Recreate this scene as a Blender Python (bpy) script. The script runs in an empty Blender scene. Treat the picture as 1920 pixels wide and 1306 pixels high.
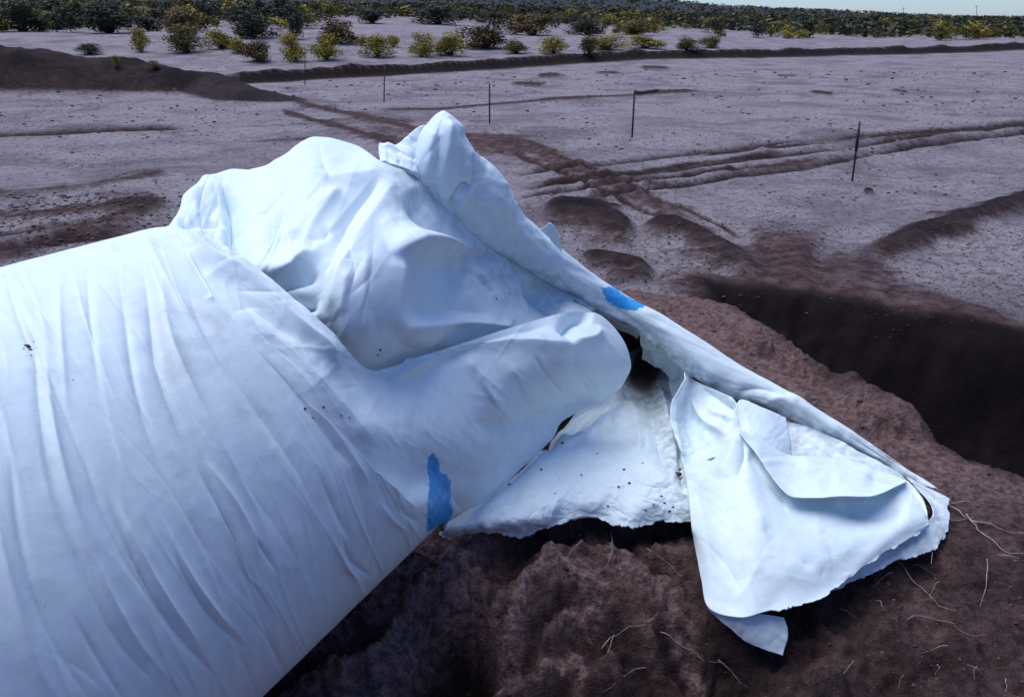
import bpy, math, random
import numpy as np
random.seed(7)
rng = np.random.default_rng(11)
S = bpy.context.scene
COL = S.collection

# ------------------------------------------------------------------ camera
H = 3.0; FPX = 1493.0; CX, CY, HOR = 960.0, 653.0, 34.0
PITCH = math.atan((CY - HOR) / FPX)
cam = bpy.data.cameras.new('camera'); cam_o = bpy.data.objects.new('camera', cam); COL.objects.link(cam_o)
cam.sensor_width = 36; cam.lens = 36 * FPX / 1920; cam.clip_start = 0.05; cam.clip_end = 20000
cam_o.location = (0, 0, H); cam_o.rotation_euler = (math.pi / 2 - PITCH, 0, 0)
S.camera = cam_o

# ------------------------------------------------------------------ light
SUN_EL, SUN_AZ = math.radians(68), math.radians(-55)      # azimuth from +Y towards +X
W = bpy.data.worlds.new('World'); S.world = W; W.use_nodes = True
wn = W.node_tree; bg = wn.nodes['Background']
sky = wn.nodes.new('ShaderNodeTexSky'); sky.sky_type = 'NISHITA'; sky.sun_disc = False
sky.sun_elevation = SUN_EL; sky.sun_rotation = SUN_AZ
sky.air_density = 1.0; sky.dust_density = 0.3; sky.ozone_density = 3.0
tint = wn.nodes.new('ShaderNodeMix'); tint.data_type = 'RGBA'; tint.blend_type = 'MULTIPLY'; tint.inputs[0].default_value = 1
tint.inputs[7].default_value = (0.68, 0.865, 1.26, 1)
wn.links.new(sky.outputs[0], tint.inputs[6]); wn.links.new(tint.outputs[2], bg.inputs[0]); bg.inputs[1].default_value = 0.043
sl = bpy.data.lights.new('sun', 'SUN'); so = bpy.data.objects.new('sun', sl); COL.objects.link(so)
sl.energy = 1.25; sl.angle = math.radians(60); sl.color = (1.0, 0.98, 0.95)
so.rotation_euler = (math.pi / 2 - SUN_EL, 0, math.pi - SUN_AZ)
so.location = (-6, 8, 12)
S.view_settings.view_transform = 'Standard'; S.view_settings.look = 'None'
S.view_settings.exposure = 1.5; S.view_settings.gamma = 1.0
S.view_settings.use_curve_mapping = False

# ------------------------------------------------------------------ maths helpers
FW = np.array([0, math.cos(PITCH), -math.sin(PITCH)]); UP = np.array([0, math.sin(PITCH), math.cos(PITCH)])
RT = np.array([1.0, 0, 0]); CAMP = np.array([0, 0, H])
def ray(x, y):
    x = np.asarray(x, float)[..., None]; y = np.asarray(y, float)[..., None]
    return RT * (x - CX) / FPX + UP * (CY - y) / FPX + FW
def at_y(x, y, Y):
    r = ray(x, y); return CAMP + r * (np.asarray(Y, float)[..., None] / r[..., 1:2])
def at_z(x, y, z):
    r = ray(x, y); return CAMP + r * ((np.asarray(z, float)[..., None] - H) / r[..., 2:3])
def proj(P):
    q = np.asarray(P) - CAMP; d = np.maximum(q @ FW, 0.02)
    return CX + FPX * q[..., 0] / d, CY - FPX * (q @ UP) / d
def Z(x, y, z):                      # a point on a known height, as (x, y, distance)
    return (x, y, float(at_z(x, y, z)[1]))

def _h(ix, iy, s):
    n = (ix * 374761393 + iy * 668265263 + s * 974634777) & 0xffffffff
    n = ((n ^ (n >> 13)) * 1274126177) & 0xffffffff
    return ((n ^ (n >> 16)) & 0xffff) / 65535.0
def vnoise(x, y, s=0):
    x = np.asarray(x, float); y = np.asarray(y, float)
    ix = np.floor(x).astype(np.int64); iy = np.floor(y).astype(np.int64)
    fx = x - ix; fy = y - iy
    fx = fx * fx * fx * (fx * (fx * 6 - 15) + 10); fy = fy * fy * fy * (fy * (fy * 6 - 15) + 10)
    a = _h(ix, iy, s); b = _h(ix + 1, iy, s); c = _h(ix, iy + 1, s); d = _h(ix + 1, iy + 1, s)
    return (a + (b - a) * fx) * (1 - fy) + (c + (d - c) * fx) * fy
def fbm(x, y, o=4, s=0):
    v = 0; a = 1.0; t = 0
    for k in range(o):
        v = v + a * (vnoise(x, y, s + k * 17) - 0.5) * 2; t += a; a *= 0.5; x = x * 2.03 + 5.1; y = y * 2.03 + 1.7
    return v / t
def sst(a, b, x):
    t = np.clip((x - a) / (b - a), 0, 1); return t * t * (3 - 2 * t)
def crom(P, n, t=None):
    """Catmull-Rom through rows of P (k, ...) -> n rows; uniform in t unless given"""
    P = np.asarray(P, float); k = len(P)
    if t is None: t = np.linspace(0, k - 1, n)
    i = np.clip(np.floor(t).astype(int), 0, k - 2); f = (t - i).reshape((-1,) + (1,) * (P.ndim - 1))
    p1 = P[i]; p2 = P[i + 1]
    p0 = np.where((i > 0).reshape(f.shape), P[np.maximum(i - 1, 0)], 2 * p1 - p2)
    p3 = np.where((i < k - 2).reshape(f.shape), P[np.minimum(i + 2, k - 1)], 2 * p2 - p1)
    return 0.5 * (2 * p1 + (p2 - p0) * f + (2 * p0 - 5 * p1 + 4 * p2 - p3) * f ** 2 + (3 * p1 - p0 - 3 * p2 + p3) * f ** 3)
def arc(P, n):
    """dense curve resampled evenly by pixel length"""
    D = crom(P, 40 * len(P)); L = np.r_[0, np.cumsum(np.linalg.norm(np.diff(D[:, :2], axis=0), axis=1))]
    u = np.linspace(0, L[-1], n)
    return np.stack([np.interp(u, L, D[:, j]) for j in range(D.shape[1])], 1)
def dist_poly(x, y, pts):
    """distance, signed side and run 0..1 along a polyline"""
    pts = np.asarray(pts, float); best = np.full(x.shape, 1e9); side = np.zeros(x.shape); run = np.zeros(x.shape)
    L = np.r_[0, np.cumsum(np.hypot(*np.diff(pts[:, :2], axis=0).T))]
    for i in range(len(pts) - 1):
        ax, ay = pts[i, :2]; bx, by = pts[i + 1, :2]; dx, dy = bx - ax, by - ay; q = dx * dx + dy * dy
        t = np.clip(((x - ax) * dx + (y - ay) * dy) / q, 0, 1)
        d = np.hypot(x - ax - t * dx, y - ay - t * dy); m = d < best
        best = np.where(m, d, best); side = np.where(m, np.sign((x - ax) * dy - (y - ay) * dx), side)
        run = np.where(m, (L[i] + t * math.sqrt(q)) / L[-1], run)
    return best, side, run
def in_poly(x, y, pts):
    r = np.zeros(x.shape, bool); n = len(pts)
    for i in range(n):
        x0, y0 = pts[i][:2]; x1, y1 = pts[(i + 1) % n][:2]
        if y0 == y1: continue
        c = ((y0 > y) != (y1 > y)) & (x < (x1 - x0) * (y - y0) / (y1 - y0) + x0); r ^= c
    return r
def sdf(x, y, pts):
    d = dist_poly(x, y, list(pts) + [pts[0]])[0]
    return np.where(in_poly(x, y, pts), d, -d)
def tps(ctrl):
    c = np.asarray(ctrl, float); n = len(c); X = c[:, :2] / 500
    def U(r2): return np.where(r2 > 0, r2 * np.log(np.maximum(r2, 1e-12)), 0)
    K = U(((X[:, None] - X[None]) ** 2).sum(2)) + np.eye(n) * 1e-4
    P = np.c_[np.ones(n), X]; A = np.block([[K, P], [P.T, np.zeros((3, 3))]])
    w = np.linalg.solve(A, np.r_[c[:, 2], 0, 0, 0])
    def f(x, y):
        x = np.asarray(x) / 500; y = np.asarray(y) / 500
        r = w[n] + w[n + 1] * x + w[n + 2] * y
        for i in range(n): r = r + w[i] * U((x - X[i, 0]) ** 2 + (y - X[i, 1]) ** 2)
        return r
    return f

# ------------------------------------------------------------------ object helpers
def tag(o, label=None, cat=None, group=None, kind=None):
    if label: o['label'] = label
    if cat: o['category'] = cat
    if group: o['group'] = group
    if kind: o['kind'] = kind
    return o
def empty(name, loc):
    o = bpy.data.objects.new(name, None); COL.objects.link(o); o.location = loc; o.empty_display_size = 0.1; return o
def mesh_obj(name, V, F, mat, parent=None, smooth=True):
    me = bpy.data.meshes.new(name); V = np.asarray(V, np.float32).reshape(-1, 3)
    if isinstance(F, np.ndarray):
        k = F.shape[1]; me.vertices.add(len(V)); me.vertices.foreach_set('co', V.ravel())
        me.loops.add(F.size); me.loops.foreach_set('vertex_index', F.astype(np.int32).ravel())
        me.polygons.add(len(F)); me.polygons.foreach_set('loop_start', np.arange(0, F.size, k, dtype=np.int32))
        me.update(calc_edges=True)
    else:
        me.from_pydata(V.tolist(), [], F)
    if smooth: me.polygons.foreach_set('use_smooth', np.ones(len(me.polygons), bool))
    me.materials.append(mat); me.validate()
    o = bpy.data.objects.new(name, me); COL.objects.link(o)
    if parent:
        o.parent = parent
        loc = np.array(parent.location); me.transform(__import__('mathutils').Matrix.Translation([-float(v) for v in loc]))
    return o
def attr(o, name, vals):
    a = o.data.attributes.new(name, 'FLOAT', 'POINT'); a.data.foreach_set('value', np.asarray(vals, np.float32).ravel())
def gridfaces(nv, nu, wrap=False):
    i = np.arange(nv - 1)[:, None] * nu; j = np.arange(nu if wrap else nu - 1)[None]
    j2 = (j + 1) % nu
    return np.stack([i + j, i + j2, i + nu + j2, i + nu + j], -1).reshape(-1, 4)
def gnormals(G):
    a = np.gradient(G, axis=0); b = np.gradient(G, axis=1); n = np.cross(a, b)
    n /= np.maximum(np.linalg.norm(n, axis=-1, keepdims=True), 1e-9)
    f = np.sign(((CAMP - G) * n).sum(-1, keepdims=True)); f[f == 0] = 1
    return n, n * f

# ------------------------------------------------------------------ materials
def newmat(name, rough=0.8, spec=0.3):
    m = bpy.data.materials.new(name); m.use_nodes = True; b = m.node_tree.nodes['Principled BSDF']
    b.inputs['Roughness'].default_value = rough; b.inputs['Specular IOR Level'].default_value = spec
    return m, m.node_tree, b
def nd(t, typ, **kw):
    n = t.nodes.new(typ)
    for k, v in kw.items():
        if k in n.inputs: n.inputs[k].default_value = v
        else: setattr(n, k, v)
    return n
def mixc(t, fac, a, b, blend='MIX'):
    n = t.nodes.new('ShaderNodeMix'); n.data_type = 'RGBA'; n.blend_type = blend
    for s, v in ((0, fac), (6, a), (7, b)):
        if hasattr(v, 'is_linked'): t.links.new(v, n.inputs[s])
        else: n.inputs[s].default_value = v if s == 0 else (*v, 1)
    return n.outputs[2]
def ramp(t, src, lo, hi, a=0.0, b=1.0):
    n = t.nodes.new('ShaderNodeMapRange'); n.interpolation_type = 'SMOOTHSTEP'
    n.inputs[1].default_value = lo; n.inputs[2].default_value = hi; n.inputs[3].default_value = a; n.inputs[4].default_value = b
    t.links.new(src, n.inputs[0]); return n.outputs[0]
def mul(t, a, b, op='MULTIPLY'):
    n = t.nodes.new('ShaderNodeMath'); n.operation = op
    for s, v in ((0, a), (1, b)):
        if hasattr(v, 'is_linked'): t.links.new(v, n.inputs[s])
        else: n.inputs[s].default_value = v
    return n.outputs[0]
def noise(t, vec, scale, detail=4, rough=0.55, dist=0.0):
    n = nd(t, 'ShaderNodeTexNoise', Scale=scale, Detail=detail, Roughness=rough, Distortion=dist); t.links.new(vec, n.inputs['Vector']); return n.outputs[0]
def getattr_node(t, name):
    n = t.nodes.new('ShaderNodeAttribute'); n.attribute_name = name; return n.outputs['Fac']
def wpos(t):
    return t.nodes.new('ShaderNodeNewGeometry').outputs['Position']

def fabric_mat():
    m, t, b = newmat('white_geotextile', 0.55, 0.35)
    p = wpos(t)
    base = (0.73, 0.85, 0.89)
    n1 = noise(t, p, 6, 5); n2 = noise(t, p, 55, 4, 0.65)
    c = mixc(t, ramp(t, n1, 0.45, 0.75, 0, 0.35), base, (0.65, 0.745, 0.80))
    dirt_shade = getattr_node(t, 'dirt_shade')  # soil marks on the cloth, plus shade painted inside the mouth
    dm = mul(t, dirt_shade, ramp(t, noise(t, p, 17, 5, .6), 0.36, 0.66))
    dm = mul(t, dm, ramp(t, dirt_shade, .5, .9), 'MAXIMUM')
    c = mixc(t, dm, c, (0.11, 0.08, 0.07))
    sm = mul(t, ramp(t, noise(t, p, 3.3, 6, .7, 1.2), .56, .72), .30)
    c = mixc(t, sm, c, (0.42, 0.43, 0.46))
    # tiny specks of soil
    sp = nd(t, 'ShaderNodeTexVoronoi', Scale=38.0, Randomness=1.0); t.links.new(p, sp.inputs['Vector'])
    spk = mul(t, ramp(t, sp.outputs['Distance'], 0.02, 0.10, 1, 0), ramp(t, noise(t, p, 9, 3), 0.56, 0.66))
    c = mixc(t, mul(t, spk, 0.55), c, (0.12, 0.09, 0.08))
    blue = getattr_node(t, 'blue')
    edge = mul(t, blue, mul(t, ramp(t, n2, 0.2, 0.8, -0.22, 0.22), 0.0, 'ADD'), 'ADD')
    c = mixc(t, mul(t, ramp(t, edge, 0.44, 0.56), ramp(t, noise(t, p, 30, 4, .7), .3, .5, .72, 1.0)), c, mixc(t, n2, (0.010, 0.24, 0.66), (0.05, 0.42, 0.82)))
    t.links.new(c, b.inputs['Base Color'])
    wv = t.nodes.new('ShaderNodeVectorMath'); wv.operation = 'MULTIPLY_ADD'; wv.inputs[1].default_value = (.06, .06, .06)
    nw = nd(t, 'ShaderNodeTexNoise', Scale=5.0, Detail=3.0); t.links.new(p, nw.inputs['Vector']); t.links.new(nw.outputs['Color'], wv.inputs[0]); t.links.new(p, wv.inputs[2])
    vo = nd(t, 'ShaderNodeTexVoronoi', Scale=9.0); t.links.new(wv.outputs[0], vo.inputs['Vector'])
    vo2 = nd(t, 'ShaderNodeTexVoronoi', Scale=26.0); t.links.new(wv.outputs[0], vo2.inputs['Vector'])
    cr = mul(t, mul(t, vo.outputs['Distance'], ramp(t, noise(t, p, 2.6, 3), .42, .62)), mul(t, mul(t, vo2.outputs['Distance'], ramp(t, noise(t, p, 3.7, 3), .46, .62)), .30), 'ADD')
    bp0 = nd(t, 'ShaderNodeBump', Strength=0.24, Distance=0.012); t.links.new(cr, bp0.inputs['Height'])
    bp = nd(t, 'ShaderNodeBump', Strength=0.2, Distance=0.004); t.links.new(bp0.outputs[0], bp.inputs['Normal']); t.links.new(mul(t, mul(t, n2, 0.6), mul(t, noise(t, p, 19, 4, .6), 1.6), 'ADD'), bp.inputs['Height'])
    t.links.new(bp.outputs[0], b.inputs['Normal'])
    return m
FAB = fabric_mat()

def ground_mat():
    m, t, b = newmat('desert_soil', 0.95, 0.15)
    p = wpos(t)
    pale = getattr_node(t, 'pale'); red = getattr_node(t, 'red'); dark = getattr_node(t, 'dark')
    n_l = noise(t, p, 0.6, 5, .6); n_m = noise(t, p, 4.5, 6, .65); n_s = noise(t, p, 28, 5, .7)
    soil = mixc(t, ramp(t, n_m, .35, .7), (0.055, 0.031, 0.029), (0.15, 0.09, 0.085))
    soil = mixc(t, red, soil, mixc(t, ramp(t, n_s, .35, .65), (0.115, 0.066, 0.062), (0.40, 0.262, 0.25)))
    crust = mixc(t, ramp(t, n_s, .32, .66), (0.18, 0.16, 0.170), (0.42, 0.375, 0.395))
    crust = mixc(t, ramp(t, n_l, .35, .7), crust, (0.25, 0.215, 0.24))
    st_ = ramp(t, noise(t, p, .35, 6, .68, .6), .44, .64)
    crust = mixc(t, mul(t, st_, .62), crust, (0.105, 0.080, 0.098))
    gr_ = ramp(t, mul(t, mul(t, noise(t, p, 5.0, 4, .7), noise(t, p, 15, 4, .7), 'ADD'), .5), .505, .57)
    crust = mixc(t, mul(t, gr_, .68), crust, (0.09, 0.066, 0.08))
    pm = ramp(t, mul(t, pale, mul(t, mul(t, mul(t, n_m, n_s, 'ADD'), .8), -0.80, 'ADD'), 'ADD'), .12, .72)
    c = mixc(t, pm, soil, crust)
    # dark grit on the crust
    s1 = mul(t, ramp(t, noise(t, p, 13, 3, .6), .58, .66), ramp(t, noise(t, p, 1.6, 4), .42, .66))
    s2 = mul(t, ramp(t, noise(t, p, 4.2, 4, .7, .4), .60, .67), ramp(t, noise(t, p, .7, 3), .42, .62))
    c = mixc(t, mul(t, mul(t, s1, s2, 'MAXIMUM'), .75), c, (0.07, 0.045, 0.05))
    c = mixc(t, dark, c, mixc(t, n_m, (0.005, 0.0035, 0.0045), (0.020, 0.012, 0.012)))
    c = mixc(t, getattr_node(t, 'sage'), c, mixc(t, noise(t, p, .012, 4), (.022, .025, .034), (.042, .045, .058)))
    t.links.new(c, b.inputs['Base Color'])
    bh = mul(t, mul(t, mul(t, n_m, 1.4), mul(t, n_s, .8), 'ADD'), mul(t, noise(t, p, 95, 4, .7), .75), 'ADD')
    bp = nd(t, 'ShaderNodeBump', Strength=0.8, Distance=0.045); t.links.new(bh, bp.inputs['Height']); t.links.new(bp.outputs[0], b.inputs['Normal'])
    return m
SOIL = ground_mat()

def flat_mat(name, c0, c1, scale=12, rough=.85):
    m, t, b = newmat(name, rough, .2)
    oi = t.nodes.new('ShaderNodeObjectInfo'); tc = t.nodes.new('ShaderNodeTexCoord')
    n = noise(t, tc.outputs['Object'], scale, 4, .6)
    t.links.new(mixc(t, ramp(t, n, .3, .7), c0, c1), b.inputs['Base Color'])
    return m
M_TWIG = flat_mat('bleached_twig', (.20, .16, .16), (.42, .36, .36), 40)
M_STAKE = flat_mat('weathered_stake', (.035, .025, .03), (.07, .05, .055), 30)
M_TAPE = flat_mat('dull_tape', (.05, .035, .05), (.09, .06, .08), 20)
M_CLOD = flat_mat('soil_clod', (.045, .028, .027), (.13, .085, .08), 9)
M_STONE = flat_mat('pale_stone', (.16, .13, .14), (.34, .29, .31), 9)
M_STEM = flat_mat('bush_stem', (.05, .035, .025), (.10, .07, .05), 12)
M_DRY = flat_mat('dry_straw', (.34, .28, .2), (.5, .42, .32), 30)
def leaf_mat(name, a, bcol):
    m, t, b = newmat(name, .7, .25)
    tc = t.nodes.new('ShaderNodeTexCoord')
    n = noise(t, tc.outputs['Object'], 2.2, 4, .7)
    t.links.new(mixc(t, ramp(t, n, .35, .65), a, bcol), b.inputs['Base Color'])
    return m
LEAF = {'dark': leaf_mat('leaf_dark', (.022, .026, .016), (.055, .058, .03)),
        'olive': leaf_mat('leaf_olive', (.07, .062, .015), (.19, .155, .03)),
        'yellow': leaf_mat('leaf_yellow', (.17, .135, .02), (.40, .31, .05)),
        'rust': leaf_mat('leaf_rust', (.06, .04, .014), (.16, .095, .026))}

# ------------------------------------------------------------------ terrain
CREST_PX = [(1180, 545), (1250, 560), (1330, 566), (1400, 585), (1480, 635), (1560, 692), (1650, 752), (1760, 800), (1930, 862)]
CREST = [tuple(at_z(x, y, .95)[:2]) for x, y in CREST_PX]
BERM = [(-7, -6), (-3.6, 0.0), (-2.5, 2.6), (-1.3, 4.2), (0.2, 5.6)] + CREST + [(3.6, 2.6), (4.0, .5), (4.4, -6)]
FARRIM = [tuple(at_z(x, y, 0)[:2]) for x, y in [(1330, 530), (1400, 540), (1520, 553), (1650, 572), (1800, 596), (1930, 613)]]
TRENCH = CREST[2:] + [(4.6, 2.6), (9.5, 4.5), (7.6, 7.0)] + FARRIM[::-1]
# features on the plain: (points in the photograph, half width px, height m, darkness, brownness)
FEAT = [
 ([(935, 330), (1100, 313), (1300, 291), (1500, 265), (1700, 250), (2150, 212)], 3.5, -.10, 1, 1),
 ([(955, 356), (1140, 337), (1300, 318), (1420, 300), (1600, 277), (1760, 254), (2150, 218)], 3.7, -.11, 1, 1),
 ([(1000, 347), (1150, 330), (1330, 306), (1480, 288)], 3.0, -.07, .9, 1),
 ([(1030, 384), (1180, 363), (1320, 343), (1500, 316), (1620, 292), (1760, 270), (2150, 224)], 4.1, -.12, 1, 1),
 ([(960, 373), (1100, 353), (1250, 338), (1420, 318), (1560, 297)], 2.6, -.06, .9, 1),
 ([(1280, 300), (1420, 282), (1560, 268), (1750, 251), (2150, 215)], 2.4, -.05, .8, 1),
 ([(985, 268), (1080, 311), (1200, 361), (1310, 404), (1400, 450)], 3, -.05, .75, 1), ([(955, 284), (1060, 331), (1180, 385), (1290, 434)], 3, -.05, .75, 1),
 ([(540, 190), (640, 210), (720, 228), (790, 244)], 5, .04, .55, 1),
 ([(520, 205), (620, 235), (700, 257), (760, 280)], 5, .04, .6, 1),
 ([(560, 190), (640, 222), (740, 252), (880, 262), (960, 270), (1010, 282), (1090, 322), (1200, 372), (1300, 415), (1380, 462)], 15, .06, .12, .85),
 ([(900, 262), (990, 272), (1040, 292)], 5, .06, .6, 1),
 ([(-300, 270), (120, 248), (280, 240), (360, 241)], 4, -.08, .9, 1),
 ([(-250, 390), (140, 352), (260, 334), (335, 322)], 6, .04, .45, .8),
 ([(-250, 430), (120, 400), (240, 388), (330, 380)], 9, .05, .35, .9),
 ([(170, 398), (250, 396), (330, 388)], 16, .12, .8, .9),
 ([(-250, 478), (150, 425), (320, 400)], 8, -.07, .75, 1),
 ([(-250, 520), (150, 448), (320, 420)], 10, -.08, .8, 1),
 ([(-250, 540), (120, 470)], 8, .08, .5, 1),
 ([(440, 268), (560, 262), (650, 258)], 3, .02, .5, .8),
 ([(950, 158), (1030, 160)], 3.5, .1, .8, 1),
 ([(1000, 143), (1060, 142)], 3.5, .15, .8, 1), ([(1110, 138), (1170, 138)], 2, .1, .7, 1), ([(1190, 128), (1265, 129)], 2.5, .1, .7, 1),
 ([(700, 206), (830, 205), (930, 195), (1030, 186), (1120, 182), (1330, 170)], 2.6, .03, .6, 1),
 ([(1190, 172), (1260, 173), (1320, 171)], 2.5, .08, .7, 1),
 ([(1510, 172), (1570, 178)], 3, .1, .8, 1), ([(1665, 168), (1710, 174)], 2.5, .05, .6, 1), ([(1450, 142), (1500, 143)], 2, .05, .5, 1),
 ([(1000, 408), (1080, 410), (1150, 425), (1200, 452)], 17, .24, 1, 1),
 ([(1010, 400), (1090, 402), (1160, 414)], 5, .06, .2, 1),
 ([(1075, 482), (1130, 494), (1185, 505), (1230, 522)], 15, .2, 1, 1),
 ([(1185, 428), (1260, 432), (1330, 458), (1390, 497), (1430, 528)], 15, .24, 1, 1),
 ([(1385, 462), (1440, 446), (1490, 458), (1545, 488)], 26, .10, .15, .6),
 ([(1560, 510), (1650, 474), (1780, 428), (2150, 300)], 20, .2, .95, 1),
 ([(1440, 520), (1560, 512), (1640, 540), (1800, 585), (1930, 600)], 16, .05, .15, 1),
 ([(1380, 505), (1450, 510), (1540, 500)], 20, .05, .3, 1),
 ([(1035, 440), (1150, 468), (1300, 520), (1380, 540)], 36, .03, .05, .5),
 ([(-60, 470), (120, 440), (330, 396)], 34, .03, .1, .55),
 ([(1640, 365), (1615, 362)], 5, .1, .8, 1),
]
BANK = [(375, 160), (560, 149), (700, 141), (850, 133), (960, 126), (1200, 116), (1400, 112), (1600, 104), (1800, 98), (1940, 93)]
MOUND = [(-33, 36.5), (-23, 37.5), (-17.5, 37.5), (-13.3, 37), (-10.8, 33.5), (-7.6, 31.6)]
MOUND_H = np.array([2.4, 2.1, 1.35, .75, .42, .25])
# relief of the foreground soil: (points, half width px, height m, dark)
NEAR = [
 ([(600, 1340), (660, 1270), (730, 1190), (800, 1120), (880, 1050), (910, 1010)], 34, .14, 0),
 ([(560, 1190), (640, 1160), (720, 1110), (800, 1050)], 30, .09, 0),
 ([(560, 1225), (620, 1215), (700, 1195), (690, 1220)], 26, -.17, .8),
 ([(790, 1300), (830, 1235), (870, 1190), (900, 1240), (870, 1320)], 44, -.30, 1),
 ([(500, 1290), (560, 1260), (640, 1245)], 14, -.07, .7),
 ([(925, 1300), (945, 1200), (985, 1110), (1040, 1060)], 20, .10, 0),
 ([(1030, 1075), (1090, 1080), (1130, 1110), (1060, 1140)], 28, .08, 0),
 ([(1080, 1130), (1110, 1170), (1060, 1230), (1040, 1320)], 40, -.10, .75),
 ([(1150, 1050), (1230, 1110), (1300, 1160)], 26, .03, 0),
 ([(690, 1150), (760, 1090), (850, 1030)], 14, .05, 0), ([(770, 1190), (830, 1110), (900, 1060)], 9, -.04, .2), ([(640, 1130), (700, 1090), (770, 1030)], 9, -.03, .2),
 ([(880, 1170), (920, 1110), (980, 1060)], 10, -.05, .35), ([(990, 1230), (1010, 1160), (1060, 1110)], 14, -.06, .7), ([(1120, 1130), (1180, 1190), (1230, 1290)], 30, -.08, .8),
 ([(1020, 1250), (1080, 1200), (1090, 1260)], 20, .07, 0), ([(1160, 1000), (1220, 1060), (1290, 1080)], 10, -.04, .5), ([(1190, 1100), (1250, 1150), (1320, 1230)], 12, .05, 0),
 ([(480, 1310), (540, 1290), (600, 1275)], 9, .05, 0), ([(560, 1310), (600, 1285), (640, 1290)], 8, .05, 0), ([(1260, 1180), (1350, 1260), (1440, 1330)], 34, -.09, .85),
 ([(850, 1035), (930, 1060), (1000, 1025), (1130, 1005), (1290, 1000)], 22, -.05, .55),
 ([(1000, 1330), (1150, 1290), (1300, 1250), (1420, 1260)], 50, -.06, .7),
 ([(1330, 1180), (1400, 1230), (1500, 1210), (1600, 1120), (1740, 1060)], 40, -.06, .75),
 ([(1480, 1330), (1560, 1290), (1540, 1310)], 36, .08, 0),
]
RIB = []
for k in range(44):                      # rippled tread marks pressed into the ridge behind the rolled rim
    u = k / 43; x = 1225 + u * 480; y = 575 + u * 215 + random.uniform(-10, 6)
    for j in range(2):
        xx = x + random.uniform(-16, 22) + j * 34; yy = y + random.uniform(-10, 10) - j * 4; RIB.append(([(xx, yy), (xx + random.uniform(26, 52), yy + random.uniform(5, 13))], random.uniform(3.2, 5.5), random.uniform(.03, .065) * float(np.interp(u, [0, .25, .4, .6, 1], [.15, .4, 1, 1, .6]))))

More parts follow.
